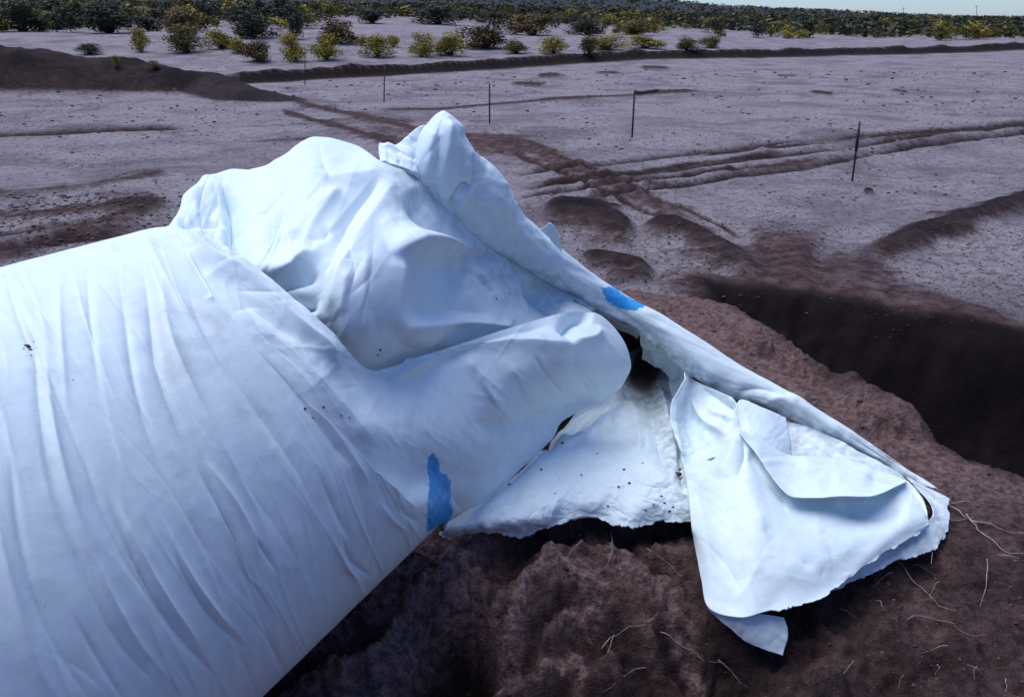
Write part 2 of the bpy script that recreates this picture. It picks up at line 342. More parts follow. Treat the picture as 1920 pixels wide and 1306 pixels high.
def ground(x, y):
    x = np.asarray(x, float); y = np.asarray(y, float); r = np.hypot(x, y)
    z = np.zeros_like(x); pale = np.ones_like(x); dark = np.zeros_like(x); red = np.zeros_like(x)
    P0 = np.stack([x, y, np.zeros_like(x)], -1); px, py = proj(P0); front = (y > 1.2)
    az = np.where(y > 0, px, np.where(x < 0, -3000, 5000))
    lw = 1 - sst(650, 1750, az)
    # gentle far rise and the mesa
    rise = np.interp(r, [0, 55, 80, 150, 400, 1000, 2500, 9000], [0, 0, 1.5, 3.0, 6.5, 18, 56, 60])
    rr_ = np.interp(r, [0, 100, 300, 1000, 2500, 9000], [0, 0, .6, 1.2, .8, 0])
    prof = np.interp(az, [-400, 300, 960, 1130, 1260, 1320, 1370, 1530, 1700, 1800, 1930, 2400], [1.1, 1.0, .9, .78, .66, .52, .42, .30, .12, .02, 0, 0])
    z += np.where(r < 700, rise * lw, 0) * 1.0 + rr_
    far = sst(500, 2400, r)
    z = np.where(r >= 700, (rise * lw) * (1 - far) + rr_ * (1 - far) + 56 * prof * far + 3 * far * (prof > 0), z)
    z += fbm(x / 40, y / 40, 3, 5) * np.clip((r - 60) / 100, 0, 1) * .8
    dbk = dist_poly(x, y, [(-5, -6.2), (0, -4.6), (6.5, -2.6), (14, -4)])[0]; z += 5.6 * np.exp(-(dbk / 2.25) ** 2) * (r < 30); pale = pale * (1 - np.exp(-(dbk / 4.5) ** 4) * (r < 30))  # unseen dark bank added behind the camera to keep sky light off the tube
    amp = np.clip(r / 12, .4, 1)
    z += fbm(x / 2.3, y / 2.3, 4, 1) * .035 * amp + fbm(x / .45, y / .45, 3, 2) * .014
    def bb(pts, w):
        a = np.asarray(pts); return front & (px > a[:, 0].min() - w) & (px < a[:, 0].max() + w) & (py > a[:, 1].min() - w) & (py < a[:, 1].max() + w)
    jit = fbm(x / 1.3, y / 1.3, 4, 8); jl = fbm(x / 2.1, y / 3.4, 4, 28); jit2 = fbm(x / .38, y / .5, 3, 48); jl2 = fbm(x / 5.5, y / 5.5, 5, 38)
    for pts, w, hgt, dk, br in FEAT:
        m = bb(pts, w * 3)
        if not m.any(): continue
        d, s, u = dist_poly(px[m], py[m], pts); nf = .45 if w < 5 else 1; d = d * np.maximum(1 + nf * (.8 * jit[m] + .5 * jl[m] + .55 * jit2[m]), .5); te = .3 if len(pts) < 4 else (.22 if w > 12 else .08); e = sst(0, te, u) * sst(0, te, 1 - u) * np.clip(1.0 + .8 * jl[m], 0, 1)
        g = np.exp(-(d / w) ** 2) * e; z[m] += hgt * g
        if hgt < 0: z[m] += -.6 * hgt * np.exp(-((d - 1.9 * w) / w) ** 2) * e
        k = np.exp(-(d / (w * 1.25)) ** 2) * e
        pale[m] *= 1 - br * k; dark[m] = np.maximum(dark[m], dk * np.exp(-(d / w) ** 2) * e * (s > 0) + .8 * dk * np.exp(-(d / w) ** 2) * e * (s <= 0))
    # the low bank across the plain
    bw = np.asarray([tuple(at_z(a, b, 0)[:2]) for a, b in BANK])
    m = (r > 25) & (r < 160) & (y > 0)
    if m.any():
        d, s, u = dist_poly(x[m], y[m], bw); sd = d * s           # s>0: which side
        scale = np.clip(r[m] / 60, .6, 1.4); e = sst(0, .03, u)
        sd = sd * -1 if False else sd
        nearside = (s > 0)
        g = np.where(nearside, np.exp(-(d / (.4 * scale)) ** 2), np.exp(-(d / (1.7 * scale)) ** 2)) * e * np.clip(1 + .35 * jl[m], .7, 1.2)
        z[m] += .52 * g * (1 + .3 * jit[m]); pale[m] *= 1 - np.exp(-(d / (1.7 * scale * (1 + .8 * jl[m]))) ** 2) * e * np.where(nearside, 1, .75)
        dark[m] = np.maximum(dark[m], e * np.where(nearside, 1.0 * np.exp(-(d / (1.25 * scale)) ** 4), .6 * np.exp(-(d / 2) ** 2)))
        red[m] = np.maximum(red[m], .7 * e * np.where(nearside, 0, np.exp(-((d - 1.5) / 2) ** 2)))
    # spoil mound at the left
    m = (y > 20) & (y < 60) & (x > -45) & (x < 2)
    if m.any():
        d, s, u = dist_poly(x[m], y[m], MOUND)
        L = np.r_[0, np.cumsum(np.hypot(*np.diff(np.asarray(MOUND), axis=0).T))]; hh = np.interp(u, L / L[-1], MOUND_H)
        wd = hh * 1.25 + .55; e = sst(0, .12, 1 - u)
        g = np.clip(1 - d / (wd * 1.6), 0, 1); g = g * g * (3 - 2 * g)
        z[m] += hh * g * e * (1 + .22 * jit[m]); k = sst(.04, .25, g * e); pale[m] *= 1 - k; dark[m] = np.maximum(dark[m], k * np.clip(.86 + .35 * jit[m], 0, 1))
    # berm under the tube and the trench behind it
    m = (r < 14)
    if m.any():
        xm, ym = x[m], y[m]
        jw = fbm(xm / .9, ym / .9, 4, 21)
        sd = sdf(xm, ym, BERM) + .10 * jw
        top = .92 + .05 * np.clip(ym - 3, -2, 2) - .10 * np.clip(2.6 - ym, 0, 2.5)
        lift = sst(-1.25, .22, sd)
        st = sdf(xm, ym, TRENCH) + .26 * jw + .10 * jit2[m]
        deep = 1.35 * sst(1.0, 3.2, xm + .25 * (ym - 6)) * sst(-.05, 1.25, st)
        lift = lift * (1 - sst(-.1, .8, st))
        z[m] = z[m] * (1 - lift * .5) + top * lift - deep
        k = sst(.02, .35, lift); pale[m] *= 1 - k
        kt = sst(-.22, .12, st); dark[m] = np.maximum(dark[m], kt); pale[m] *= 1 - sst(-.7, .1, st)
        red[m] = np.maximum(red[m], sst(.5, .95, lift) * (1 - kt) * .52)
        # gullies and clods of the foreground soil
        P1 = np.stack([xm, ym, top], -1); qx, qy = proj(P1)
        fore = sst(930, 1000, qy) * sst(1900, 1300, qx); lf = sst(1020, 860, qx) * sst(500, 560, qx); rm = red[m] * (1 - .35 * fore) + .45 * fore * lf
        zz = np.zeros_like(xm); dd = np.zeros_like(xm); bump = fbm(xm / .16, ym / .16, 4, 31); big = fbm(xm / .5, ym / .5, 3, 41)
        near = lift * (ym > .8)
        for pts, w, hgt, dk in sorted(NEAR, key=lambda f_: -f_[3]):
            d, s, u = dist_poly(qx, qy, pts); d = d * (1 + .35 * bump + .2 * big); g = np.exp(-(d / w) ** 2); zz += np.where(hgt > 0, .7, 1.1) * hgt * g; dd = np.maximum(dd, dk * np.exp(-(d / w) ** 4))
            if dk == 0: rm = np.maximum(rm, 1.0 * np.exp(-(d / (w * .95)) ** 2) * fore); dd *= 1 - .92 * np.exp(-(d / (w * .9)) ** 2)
        for pts, w, hgt in RIB:
            d, s, u = dist_poly(qx, qy, pts); zz += hgt * np.exp(-(d / w) ** 2) * sst(.0, .4, sd) * sst(0, .25, u) * sst(0, .25, 1 - u)
        zz += .13 * np.exp(-((sd - .22) / .2) ** 2) * np.clip(.2 + 2.0 * big, 0, 1.3) * sst(1500, 1650, qx) * (ym > 1.5)
        rg = 1 - np.abs(fbm(xm / .22, ym / .22, 4, 51))
        tex = .35 + .65 * fore; zz += tex * (.042 * bump + .045 * big + .055 * (rg - .8) + .045 * (.6 - np.abs(fbm(xm / .11, ym / .085, 3, 71)) * 2)) + .030 * fbm(xm / .05, ym / .05, 3, 61) * tex
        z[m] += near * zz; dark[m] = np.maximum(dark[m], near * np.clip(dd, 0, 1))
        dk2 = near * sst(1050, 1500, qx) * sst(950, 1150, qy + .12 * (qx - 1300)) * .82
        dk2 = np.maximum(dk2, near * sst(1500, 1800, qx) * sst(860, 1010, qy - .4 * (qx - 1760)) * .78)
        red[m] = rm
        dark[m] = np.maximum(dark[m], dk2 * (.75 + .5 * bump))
    dark = np.clip(dark, 0, 1)
    rb = np.where(px < 1000, 165, 140) ; pale = pale * (1 - .92 * sst(.8, 1.5, r / rb)); pale = np.clip(pale - .55 * np.clip(jl2 - .12, 0, 1) * (r > 6), 0, 1)
    sage = sst(.9, 3.0, r / rb)
    # scrubland far off is brownish under the bushes
    return z, np.clip(pale, 0, 1), dark, np.clip(red, 0, 1), sage

az = np.radians(np.r_[np.linspace(-180, -48, 40, endpoint=False), np.linspace(-48, 48, 700), np.linspace(48, 180, 41)[1:-1]])
rad = np.r_[np.geomspace(.02, 1.6, 30, endpoint=False), np.geomspace(1.6, 11, 430, endpoint=False), np.geomspace(11, 110, 330, endpoint=False), np.geomspace(110, 9000, 90)]
RR, AA = np.meshgrid(rad, az, indexing='ij'); gx = RR * np.sin(AA); gy = RR * np.cos(AA)
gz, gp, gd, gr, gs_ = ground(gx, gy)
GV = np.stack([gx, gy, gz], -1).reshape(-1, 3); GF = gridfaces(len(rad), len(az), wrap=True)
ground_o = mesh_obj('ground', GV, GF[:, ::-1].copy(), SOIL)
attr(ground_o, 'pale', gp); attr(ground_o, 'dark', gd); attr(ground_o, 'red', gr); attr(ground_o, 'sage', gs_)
tag(ground_o, 'pale desert plain with brown disturbed soil, ruts, berm and trench', None, None, 'structure')

def gz_at(x, y):
    return float(ground(np.array([x]), np.array([y]))[0][0])
def drop(px, py, rmax=400):
    """where the line of sight through a pixel meets the ground"""
    r = ray(px, py); t = np.geomspace(1.2, rmax, 900)[:, None]; P = CAMP + r * t
    g = ground(P[:, 0], P[:, 1])[0]; b = np.where(P[:, 2] < g)[0]
    if len(b) == 0: return None
    i = max(b[0], 1); a0, a1 = P[i - 1], P[i]; d0 = a0[2] - g[i - 1]; d1 = g[i] - a1[2]
    q = a0 + (a1 - a0) * d0 / max(d0 + d1, 1e-9); q[2] = gz_at(q[0], q[1]); return q

# ------------------------------------------------------------------ fabric
tube = empty('fabric_tube', (-0.6, 2.3, .9))
tag(tube, 'huge white fabric tube lying on brown soil, its torn open end bunched and spread', 'fabric tube')
AZT = math.radians(27.35); DV = np.array([math.sin(AZT), math.cos(AZT), 0]); E1 = np.array([DV[1], -DV[0], 0])
RAD = .75; _D = RAD / math.sin(math.radians(17.8)); _a = math.radians(-146.3)
C0 = np.array([math.cos(_a) * _D, H + math.sin(_a) * _D])
def ray_tube(x, y):
    r = ray(x, y); q = np.stack([r @ E1, r[..., 2]], -1); A = (q * q).sum(-1); o = np.array([0, H]) - C0; B = q @ o; C = o @ o - RAD ** 2
    disc = np.maximum(B * B - A * C, 0); t = (-B - np.sqrt(disc)) / A
    return CAMP + r * t[..., None]
BLUE = [[(803, 856), (812, 850), (822, 862), (826, 885), (838, 890), (846, 905), (845, 940), (850, 960), (838, 985), (800, 996), (802, 930), (806, 900), (800, 880)],
        [(1128, 540), (1150, 538), (1172, 556), (1215, 572), (1200, 580), (1172, 582), (1148, 570), (1132, 556)]]
def strokes_disp(G, strokes, N, mask=None):
    px, py = proj(G); tot = np.zeros(px.shape)
    for st in strokes:
        pts, amp, wl, wr = st[:4]; pts = arc(np.asarray(pts, float), max(8, 3 * len(pts)))
        W_ = max(wl, wr) * 3; b = (px > pts[:, 0].min() - W_) & (px < pts[:, 0].max() + W_) & (py > pts[:, 1].min() - W_) & (py < pts[:, 1].max() + W_)
        if not b.any(): continue
        d, s, u = dist_poly(px[b], py[b], pts); LL = np.hypot(*np.diff(pts, axis=0).T).sum(); e0 = max(st[4] if len(st) > 4 else .18, min(.5, 1.5 * max(wl, wr) / LL))
        e = sst(0, e0, u + 1e-6) * sst(0, e0, 1 - u + 1e-6) if e0 > 0 else 1
        w = np.where(s > 0, wr, wl)                               # s>0: left of travel direction on screen
        tot[b] += amp * np.exp(-(d / w) ** 1.3) * e
    if mask is not None: tot = tot * mask
    return G + N * tot[..., None]
def wrinkle(G, N, seed, amp=.006, sx=70, sy=70, rot=0.0, mask=1.0):
    px, py = proj(G); c, s = math.cos(rot), math.sin(rot)
    a = (px * c + py * s) / sx; b = (-px * s + py * c) / sy
    wv = fbm(a, b, 2, seed + 3) * .7
    r = 1 - np.abs(fbm(a + wv, b + wv, 3, seed)) * 2.2
    f = fbm(a * 2.5, b * 2.5, 3, seed + 9)
    return G + N * ((amp * (r * .7 + f * .5)) * mask)[..., None]
def creases(G, N, seed, n, ang, spread, length, amp, w, mask=1.0):
    """short pressed creases in the cloth, mostly along one direction on its surface"""
    q = np.random.default_rng(seed); px, py = proj(G); tot = np.zeros(px.shape)
    vis_ = np.argwhere(np.ones(px.shape, bool))
    for i in range(n):
        k = vis_[q.integers(len(vis_))]; x0, y0 = px[tuple(k)], py[tuple(k)]; a = ang + q.normal(0, spread); L = length * q.uniform(.4, 1.3); ww = w * q.uniform(.6, 1.5)
        dx, dy = px - x0, py - y0; u = dx * math.cos(a) + dy * math.sin(a); v = -dx * math.sin(a) + dy * math.cos(a); v = v + .18 * L * q.uniform(-1, 1) * (u / L) ** 2
        sg = q.choice([-1, 1]); tot += sg * amp * q.uniform(.4, 1.2) * np.exp(-(u / L) ** 2) * np.exp(-np.abs(v) / np.where(v > 0, ww, ww * q.uniform(.8, 3.5)))
    return G + N * (tot * mask)[..., None]
def fabric(name, G, parent=tube, dirt_shade=0.0, dirt_shade_fn=None, thick=.004):
    nv, nu = G.shape[:2]; n, nc = gnormals(G)
    F = gridfaces(nv, nu)
    flip = np.median(((CAMP - G) * n).sum(-1)) < 0
    if flip: F = F[:, ::-1].copy()
    o = mesh_obj(name, G.reshape(-1, 3), F, FAB, parent)
    px, py = proj(G); bl = np.full(px.shape, -20.0)
    for bp in BLUE: bl = np.maximum(bl, sdf(px, py, bp))
    attr(o, 'blue', np.clip(.5 + bl / 16, 0, 1)); dv = np.full(px.shape, dirt_shade)
    if dirt_shade_fn is not None: dv = np.clip(dv + dirt_shade_fn(px, py), 0, 1)
    attr(o, 'dirt_shade', dv)
    if thick:
        md = o.modifiers.new('thickness', 'SOLIDIFY'); md.thickness = thick; md.offset = -1
    return o
def ruled(A, B, nu, nv, depth=None, mid=None):
    """sheet between two edges given as matched (x, y, distance) lists"""
    A = crom(np.asarray(A, float), nu); B = crom(np.asarray(B, float), nu)
    rows = [A, B] if mid is None else [A] + [crom(np.asarray(m_, float), nu) for m_ in mid] + [B]
    Q = crom(np.stack(rows), nv)
    Y = Q[..., 2] if depth is None else depth(Q[..., 0], Q[..., 1])
    return at_y(Q[..., 0], Q[..., 1], Y), Q

# --- the tube itself, ending on the line where it starts to fan out
LPX = np.array([(320, 425), (345, 470), (400, 560), (475, 650), (560, 740), (632, 812), (700, 880), (762, 936), (826, 990)], float)
LP = ray_tube(LPX[:, 0], LPX[:, 1])
def circ(phi): return C0[0] + RAD * np.cos(phi), C0[1] + RAD * np.sin(phi) * 1.0
ph_l = np.arctan2(LP[:, 2] - C0[1], LP @ E1 - C0[0]); s_l = LP @ DV
NPH = 430
phi = np.r_[np.linspace(math.radians(235), ph_l[0], 50, endpoint=False), np.linspace(ph_l[0], ph_l[-1], NPH), np.linspace(ph_l[-1], math.radians(-95), 41)[1:]]
o_ = np.argsort(ph_l); s_end = np.interp(phi, np.r_[-9, ph_l[o_], 9], np.r_[s_l[o_][0] + .1, s_l[o_], s_l[o_][-1] + .1])
vv = np.r_[np.linspace(0, .79, 50, endpoint=False), np.linspace(.79, 1, 380)]
ss = -4 + (s_end[None] + 4) * vv[:, None]
cp, sp_ = circ(phi)
flatb = np.where(np.sin(phi) < -.86, 1, 0)
TG = E1 * cp[None, :, None] + DV * ss[..., None]; TG[..., 2] = np.maximum(sp_, .9 + .0 * sp_)[None]
nT = E1 * np.cos(phi)[:, None]; nT[:, 2] = np.sin(phi); nT = np.broadcast_to(nT[None], TG.shape)
facing = sst(.02, .30, ((CAMP - TG) * nT).sum(-1) / np.linalg.norm(CAMP - TG, axis=-1))
tpx, tpy = proj(TG)
vis = facing * (TG[..., 1] > .6)
# circumferential folds of the pulled fabric
FOLDS = [
 ([(262, 470), (280, 580), (295, 680), (330, 780), (372, 870), (420, 960), (452, 1030)], -.012, 12, 9),
 ([(215, 470), (235, 600), (262, 760), (318, 900), (350, 990)], -.006, 12, 8),
 ([(300, 470), (312, 600), (345, 700), (420, 850), (480, 960), (520, 1060)], .012, 16, 14),
 ([(345, 520), (372, 600), (430, 690), (500, 790), (560, 890), (590, 960)], -.013, 12, 10),
 ([(368, 862), (400, 920), (440, 1000), (470, 1080), (520, 1160)], -.013, 8, 6),
 ([(385, 905), (420, 980), (455, 1060), (490, 1110), (528, 1170)], .009, 6, 8),
 ([(375, 850), (420, 910), (470, 1000), (490, 1090)], .008, 7, 9),
 ([(520, 1080), (500, 1040), (470, 1000)], -.008, 4, 4),
 ([(60, 560), (75, 760), (100, 900), (150, 1050), (220, 1200), (330, 1320)], -.011, 12, 8),
 ([(78, 560), (95, 760), (122, 900), (175, 1050), (255, 1200), (365, 1320)], .010, 14, 12),
 ([(195, 900), (230, 1000), (290, 1120), (370, 1230), (430, 1290)], -.012, 9, 6),
 ([(212, 900), (245, 1000), (310, 1120), (390, 1230)], .009, 10, 9),
 ([(150, 800), (180, 930), (240, 1060), (330, 1190), (400, 1260)], -.006, 10, 8),
 ([(300, 950), (340, 1050), (400, 1140), (470, 1210)], .008, 10, 10),
 ([(310, 1000), (360, 1100), (430, 1190), (480, 1220)], -.010, 6, 5),
 ([(20, 800), (30, 950), (60, 1100), (120, 1240), (190, 1340)], -.008, 12, 9),
 ([(-20, 900), (10, 1060), (60, 1220), (110, 1330)], .008, 16, 14),
 ([(130, 1140), (200, 1260), (240, 1330)], -.006, 9, 7),
 ([(640, 1000), (660, 1050), (700, 1085)], -.010, 7, 5), ([(625, 1010), (650, 1065), (690, 1100)], .006, 6, 6),
 ([(590, 870), (630, 960), (665, 1030)], -.006, 12, 9),
 ([(330, 430), (400, 500), (470, 600), (560, 720), (640, 830), (700, 920)], .010, 20, 16, .1),
 ([(350, 470), (420, 560), (500, 660), (590, 780), (660, 880)], -.011, 14, 12, .1),
 ([(420, 560), (520, 660), (620, 780), (720, 890), (780, 950)], .008, 18, 14),
 ([(160, 470), (170, 600), (190, 760)], -.004, 10, 9), ([(110, 480), (115, 640), (130, 800)], .004, 12, 10),
 ([(700, 930), (740, 980), (775, 1000)], .006, 12, 10), ([(740, 935), (760, 965), (790, 980)], -.007, 7, 7),
 ([(380, 560), (405, 556), (425, 558)], .004, 5, 5),
]
TG = strokes_disp(TG, [(f_[0], f_[1] * 1.25, f_[2] * .72, f_[3] * .72) + ((f_[4],) if len(f_) > 4 else (.42,)) for f_ in FOLDS], nT, vis)
uu = (ss * 1.0)
fine = fbm(ss * 16 + .8 * np.cos(phi)[None], np.broadcast_to(phi[None] * 1.1, ss.shape), 3, 61) * .0018 + fbm(ss * 5, np.broadcast_to(phi[None] * 1.6, ss.shape), 3, 63) * .003
gath = sst(-1.0, 1.6, ss) * sst(1.5, 0, phi)[None]
rg = (1 - np.abs(fbm(ss * 7 + np.broadcast_to(.5 * np.sin(phi * 2)[None], ss.shape), np.broadcast_to(phi[None] * 1.2, ss.shape), 3, 71)) * 2) * .0045 * gath
fadeL = np.ones_like(ss)
TG = TG + nT * ((fine + rg) * np.clip(vis + .3, 0, 1) * (1 - .0 * ss))[..., None]

TG = creases(TG, nT, 75, 90, 1.16, .09, 250, .0034, 3.2, vis); TG = creases(TG, nT, 76, 50, 1.0, .2, 60, .0014, 3, vis)
# --- fan and collapsed panel, continuing the same skin
A_ = LPX; Lc = np.stack([tpx[-1, 50:50 + NPH], tpy[-1, 50:50 + NPH]], 1)       # end line of the tube
Uc = arc([(320, 425), (380, 447), (450, 480), (520, 535), (590, 592), (650, 652), (690, 690), (735, 688), (790, 670), (870, 647), (960, 618), (1040, 592), (1085, 580), (1122, 590), (1152, 615), (1174, 650), (1181, 690), (1163, 729)], NPH)
lenU = np.linspace(0, 1, NPH)
NK = 260; kk = np.linspace(0, 1, NK)
Bc = arc([tuple(Lc[-1]), (862, 966), (912, 934), (962, 894), (1008, 852), (1028, 815), (1052, 787), (1100, 762), (1163, 729)], NK)
Q = (1 - kk)[:, None, None] * Lc[None] + kk[:, None, None] * Uc[None]
Q = Q + (lenU ** 2)[None, :, None] * (Bc - ((1 - kk)[:, None] * Lc[-1] + kk[:, None] * Uc[-1]))[:, None]
samp = []
for (x, y) in [(250, 520), (330, 600), (250, 700), (420, 700), (380, 850), (520, 830), (480, 950), (600, 960), (660, 1000), (740, 1000), (700, 940), (330, 500), (450, 800), (560, 880)]:
    samp.append((x, y, float(ray_tube(x, y)[1])))
for i in range(0, NPH, 16): samp.append((*Lc[i], float(TG[-1, 50 + i, 1])))
samp.append((*Lc[-1], float(TG[-1, 50 + NPH - 1, 1])))
for (x, y) in [(440, 520), (500, 590), (560, 650), (640, 740), (700, 800)]: samp.append((x, y, float(ray_tube(x, y)[1]) + .0))
samp += [(450, 478, 2.30), (590, 592, 2.17), (650, 650, 2.20), (700, 699, 2.36), (780, 672, 2.72), (870, 647, 2.98), (960, 618, 3.22), (1040, 592, 3.42), (1090, 582, 3.52), (1150, 615, 3.55), (1180, 680, 3.52), (1163, 729, 3.52),
         (760, 760, 2.40), (840, 830, 2.56), (780, 900, 2.36), (880, 740, 2.82), (960, 700, 3.02), (1060, 680, 3.20), (960, 790, 3.04), (862, 966, 2.74), (912, 934, 2.90), (962, 894, 3.06), (1008, 852, 3.22), (1052, 787, 3.40), (900, 860, 2.78)]
fy = tps(samp)
Yf = fy(Q[..., 0], Q[..., 1]); Yf += (TG[-1, 50:50 + NPH, 1] - Yf[0])[None] * np.exp(-kk * 14)[:, None]
FG = at_y(Q[..., 0], Q[..., 1], Yf); FG[0] = TG[-1, 50:50 + NPH]
_, nF = gnormals(FG)
FS = [
 ([(334, 424), (400, 484), (467, 522), (539, 588), (600, 640), (640, 690)], .035, 16, 18, .12),
 ([(350, 470), (420, 530), (500, 596), (560, 650)], -.020, 14, 16),
 ([(430, 570), (520, 640), (620, 740), (720, 850)], .012, 20, 22),
 ([(600, 640), (680, 720), (760, 790)], -.010, 26, 22),
 ([(715, 722), (790, 684), (870, 652), (960, 647), (1060, 652), (1100, 640)], .050, 13, 42, .1),
 ([(760, 690), (860, 660), (960, 632), (1040, 612)], -.025, 14, 12),
 ([(868, 655), (886, 700), (920, 750), (965, 795), (1004, 832)], .022, 24, 20, .1),
 ([(880, 680), (905, 740), (955, 792)], -.010, 10, 8),
 ([(1000, 665), (1030, 710), (1060, 745)], -.010, 3.5, 3), ([(1068, 668), (1100, 705), (1120, 735)], -.012, 3.5, 3), ([(1056, 668), (1088, 706), (1108, 738)], -.010, 3, 3),
 ([(955, 680), (985, 730), (1010, 765)], .005, 9, 8),
 ([(1048, 645), (1064, 612), (1088, 594), (1112, 600)], -.075, 14, 12, .15),
 ([(1062, 648), (1085, 640), (1112, 632), (1124, 608)], .035, 12, 14, .15),
 ([(880, 790), (960, 795), (1050, 770), (1130, 742)], -.030, 16, 13),
 ([(1000, 840), (1060, 790), (1150, 745)], .030, 12, 16),
 ([(690, 800), (760, 830), (860, 880)], .008, 40, 30), ([(850, 905), (930, 880), (1000, 840)], -.008, 20, 22),
 ([(780, 960), (800, 930), (820, 880)], .006, 18, 15), ([(815, 890), (850, 930), (870, 960)], -.006, 16, 14),
]
FG[1:] = strokes_disp(FG, FS, nF, (1 - np.exp(-kk * 22))[:, None])[1:]
km = (1 - np.exp(-kk * 15))[:, None] * np.ones((1, NPH))
FG = wrinkle(FG, nF, 81, .003, 120, 60, .7, km); FG = creases(FG, nF, 82, 40, .95, .25, 90, .006, 9, km); FG = creases(FG, nF, 83, 30, -.5, .6, 40, .004, 6, km)
# one skin: tube rows + fan rows share the end line
V = np.vstack([TG.reshape(-1, 3), FG[1:].reshape(-1, 3)]); nr, ncol = TG.shape[:2]
F1 = gridfaces(nr, ncol); base = nr * ncol
last = (nr - 1) * ncol + 50 + np.arange(NPH); first = base + np.arange(NPH)
F2 = np.stack([last[:-1], last[1:], first[1:], first[:-1]], -1); F3 = base + gridfaces(NK - 1, NPH)
skin = mesh_obj('tube_skin', V, np.vstack([F1, F2, F3])[:, ::-1].copy(), FAB, tube)
_px, _py = proj(V); bl = sdf(_px, _py, BLUE[0]); bl[:nr * ncol] = np.where(vis.ravel() > .02, bl[:nr * ncol], -20); attr(skin, 'blue', np.clip(.5 + bl / 16, 0, 1)); attr(skin, 'dirt_shade', np.clip(.05 + .0 * bl, 0, 1))

# --- the bunched hood standing behind the crease
Bb = [(315, 436, 2.46), (380, 462, 2.40), (425, 486, 2.36), (470, 528, 2.30), (505, 560, 2.27), (550, 592, 2.26), (607, 632, 2.27), (650, 674, 2.32), (702, 708, 2.50), (780, 700, 2.85), (870, 680, 3.12), (960, 650, 3.38), (1072, 606, 3.70)]
Bt = [(313, 428, 2.52), (345, 372, 2.8), (390, 332, 3.0), (440, 329, 3.02), (490, 316, 3.1), (562, 265, 3.3), (650, 280, 3.32), (735, 314, 3.25), (822, 350, 3.5), (905, 425, 3.75), (975, 468, 3.95), (1045, 512, 4.05), (1135, 572, 4.08)]
ctl = [tuple(p) for p in Bb + Bt] + [(540, 420, 2.66), (480, 440, 2.56), (430, 400, 2.74), (380, 390, 2.78), (640, 500, 2.40), (600, 560, 2.30), (720, 400, 2.86), (660, 340, 3.0), (570, 330, 2.95), (750, 462, 2.66), (850, 470, 3.15), (850, 540, 3.16), (730, 590, 2.44), (930, 570, 3.45), (1020, 585, 3.75), (800, 640, 2.72), (680, 640, 2.32)]
fb = tps(ctl)
BG, BQ = ruled(Bb, Bt, 420, 260, depth=fb)
tt = np.linspace(0, 1, 260)[:, None]; lft = sst(720, 640, BQ[..., 0][-1])[None]
BG = BG + (np.array([0, 1, -.08]) * (.20 * (1 - np.sqrt(np.maximum(1 - tt ** 10, 0))) * lft)[..., None])
_, nB = gnormals(BG)
BS = [
 ([(418, 345), (424, 400), (432, 450), (450, 490), (475, 512)], -.085, 7, 24, .15),
 ([(330, 425), (380, 418), (425, 408)], -.03, 9, 10),
 ([(345, 400), (372, 350), (420, 336)], .02, 20, 20),
 ([(400, 345), (405, 380), (380, 410)], -.018, 14, 12),
 ([(450, 492), (480, 516), (525, 522), (562, 506), (600, 462)], .060, 8, 34, .2),
 ([(470, 528), (510, 548), (560, 570), (600, 585)], -.12, 9, 10, .2),
 ([(455, 500), (500, 530), (560, 528), (600, 500)], -.045, 8, 10, .2),
 ([(590, 590), (606, 510), (650, 420), (720, 330)], -.040, 24, 20, .12),
 ([(612, 590), (640, 490), (690, 410), (745, 330)], .025, 22, 22, .12),
 ([(560, 325), (620, 338), (690, 328), (720, 318)], .018, 10, 14),
 ([(525, 440), (560, 430), (590, 400), (640, 350)], .018, 12, 12), ([(540, 450), (600, 446), (620, 420)], -.014, 10, 10),
 ([(470, 400), (540, 330), (560, 290)], .012, 22, 22), ([(520, 500), (540, 440), (530, 390)], -.010, 16, 14),
 ([(728, 480), (765, 464), (812, 456), (870, 460), (935, 473)], .085, 14, 30, .1),
 ([(752, 478), (742, 550), (735, 625)], .022, 20, 14), ([(780, 530), (840, 510), (910, 520)], -.050, 26, 34),
 ([(690, 460), (680, 540), (690, 640)], .010, 18, 16), ([(655, 500), (640, 570), (650, 650)], .012, 12, 14),
 ([(730, 612), (800, 612), (880, 606), (965, 618)], .028, 12, 14, .1), ([(760, 580), (840, 580), (920, 590)], -.016, 18, 14),
 ([(730, 640), (790, 660), (850, 655)], -.020, 20, 20),
 ([(865, 468), (905, 520), (950, 575)], .012, 9, 9), ([(905, 478), (960, 540), (1000, 580)], .016, 8, 10),
 ([(880, 500), (925, 555)], -.01, 8, 8), ([(980, 520), (1020, 560), (1060, 590)], -.08, 24, 20),
 ([(770, 350), (800, 400), (870, 450), (930, 492)], -.085, 30, 24, .12),
 ([(640, 350), (590, 420), (560, 470)], .012, 9, 9), ([(700, 430), (760, 400), (770, 370)], .012, 20, 20),
]
BG = strokes_disp(BG, BS, nB)
BG = wrinkle(BG, nB, 91, .003, 150, 80, -.9)
BG = creases(BG, nB, 292, 44, -1.1, .35, 85, .007, 6)
BG = creases(BG, nB, 293, 22, .3, .5, 60, .003, 3)
BG = creases(BG, nB, 94, 70, -.8, .9, 30, .0032, 3.5)
ext = []
for k_, (bk, dn) in enumerate([(.03, .012), (.09, .05), (.20, .14), (.34, .34), (.45, .7), (.5, 1.2)]):
    ext.append(BG[-1] + np.array([0, bk, -dn]) * (1.0))
BG = np.concatenate([BG, np.stack(ext)], 0)
hood = fabric('bunched_hood', BG, dirt_shade_fn=lambda x, y: .25 * np.exp(-(dist_poly(x, y, [(770, 345), (880, 450), (1030, 570)])[0] / 60) ** 2))

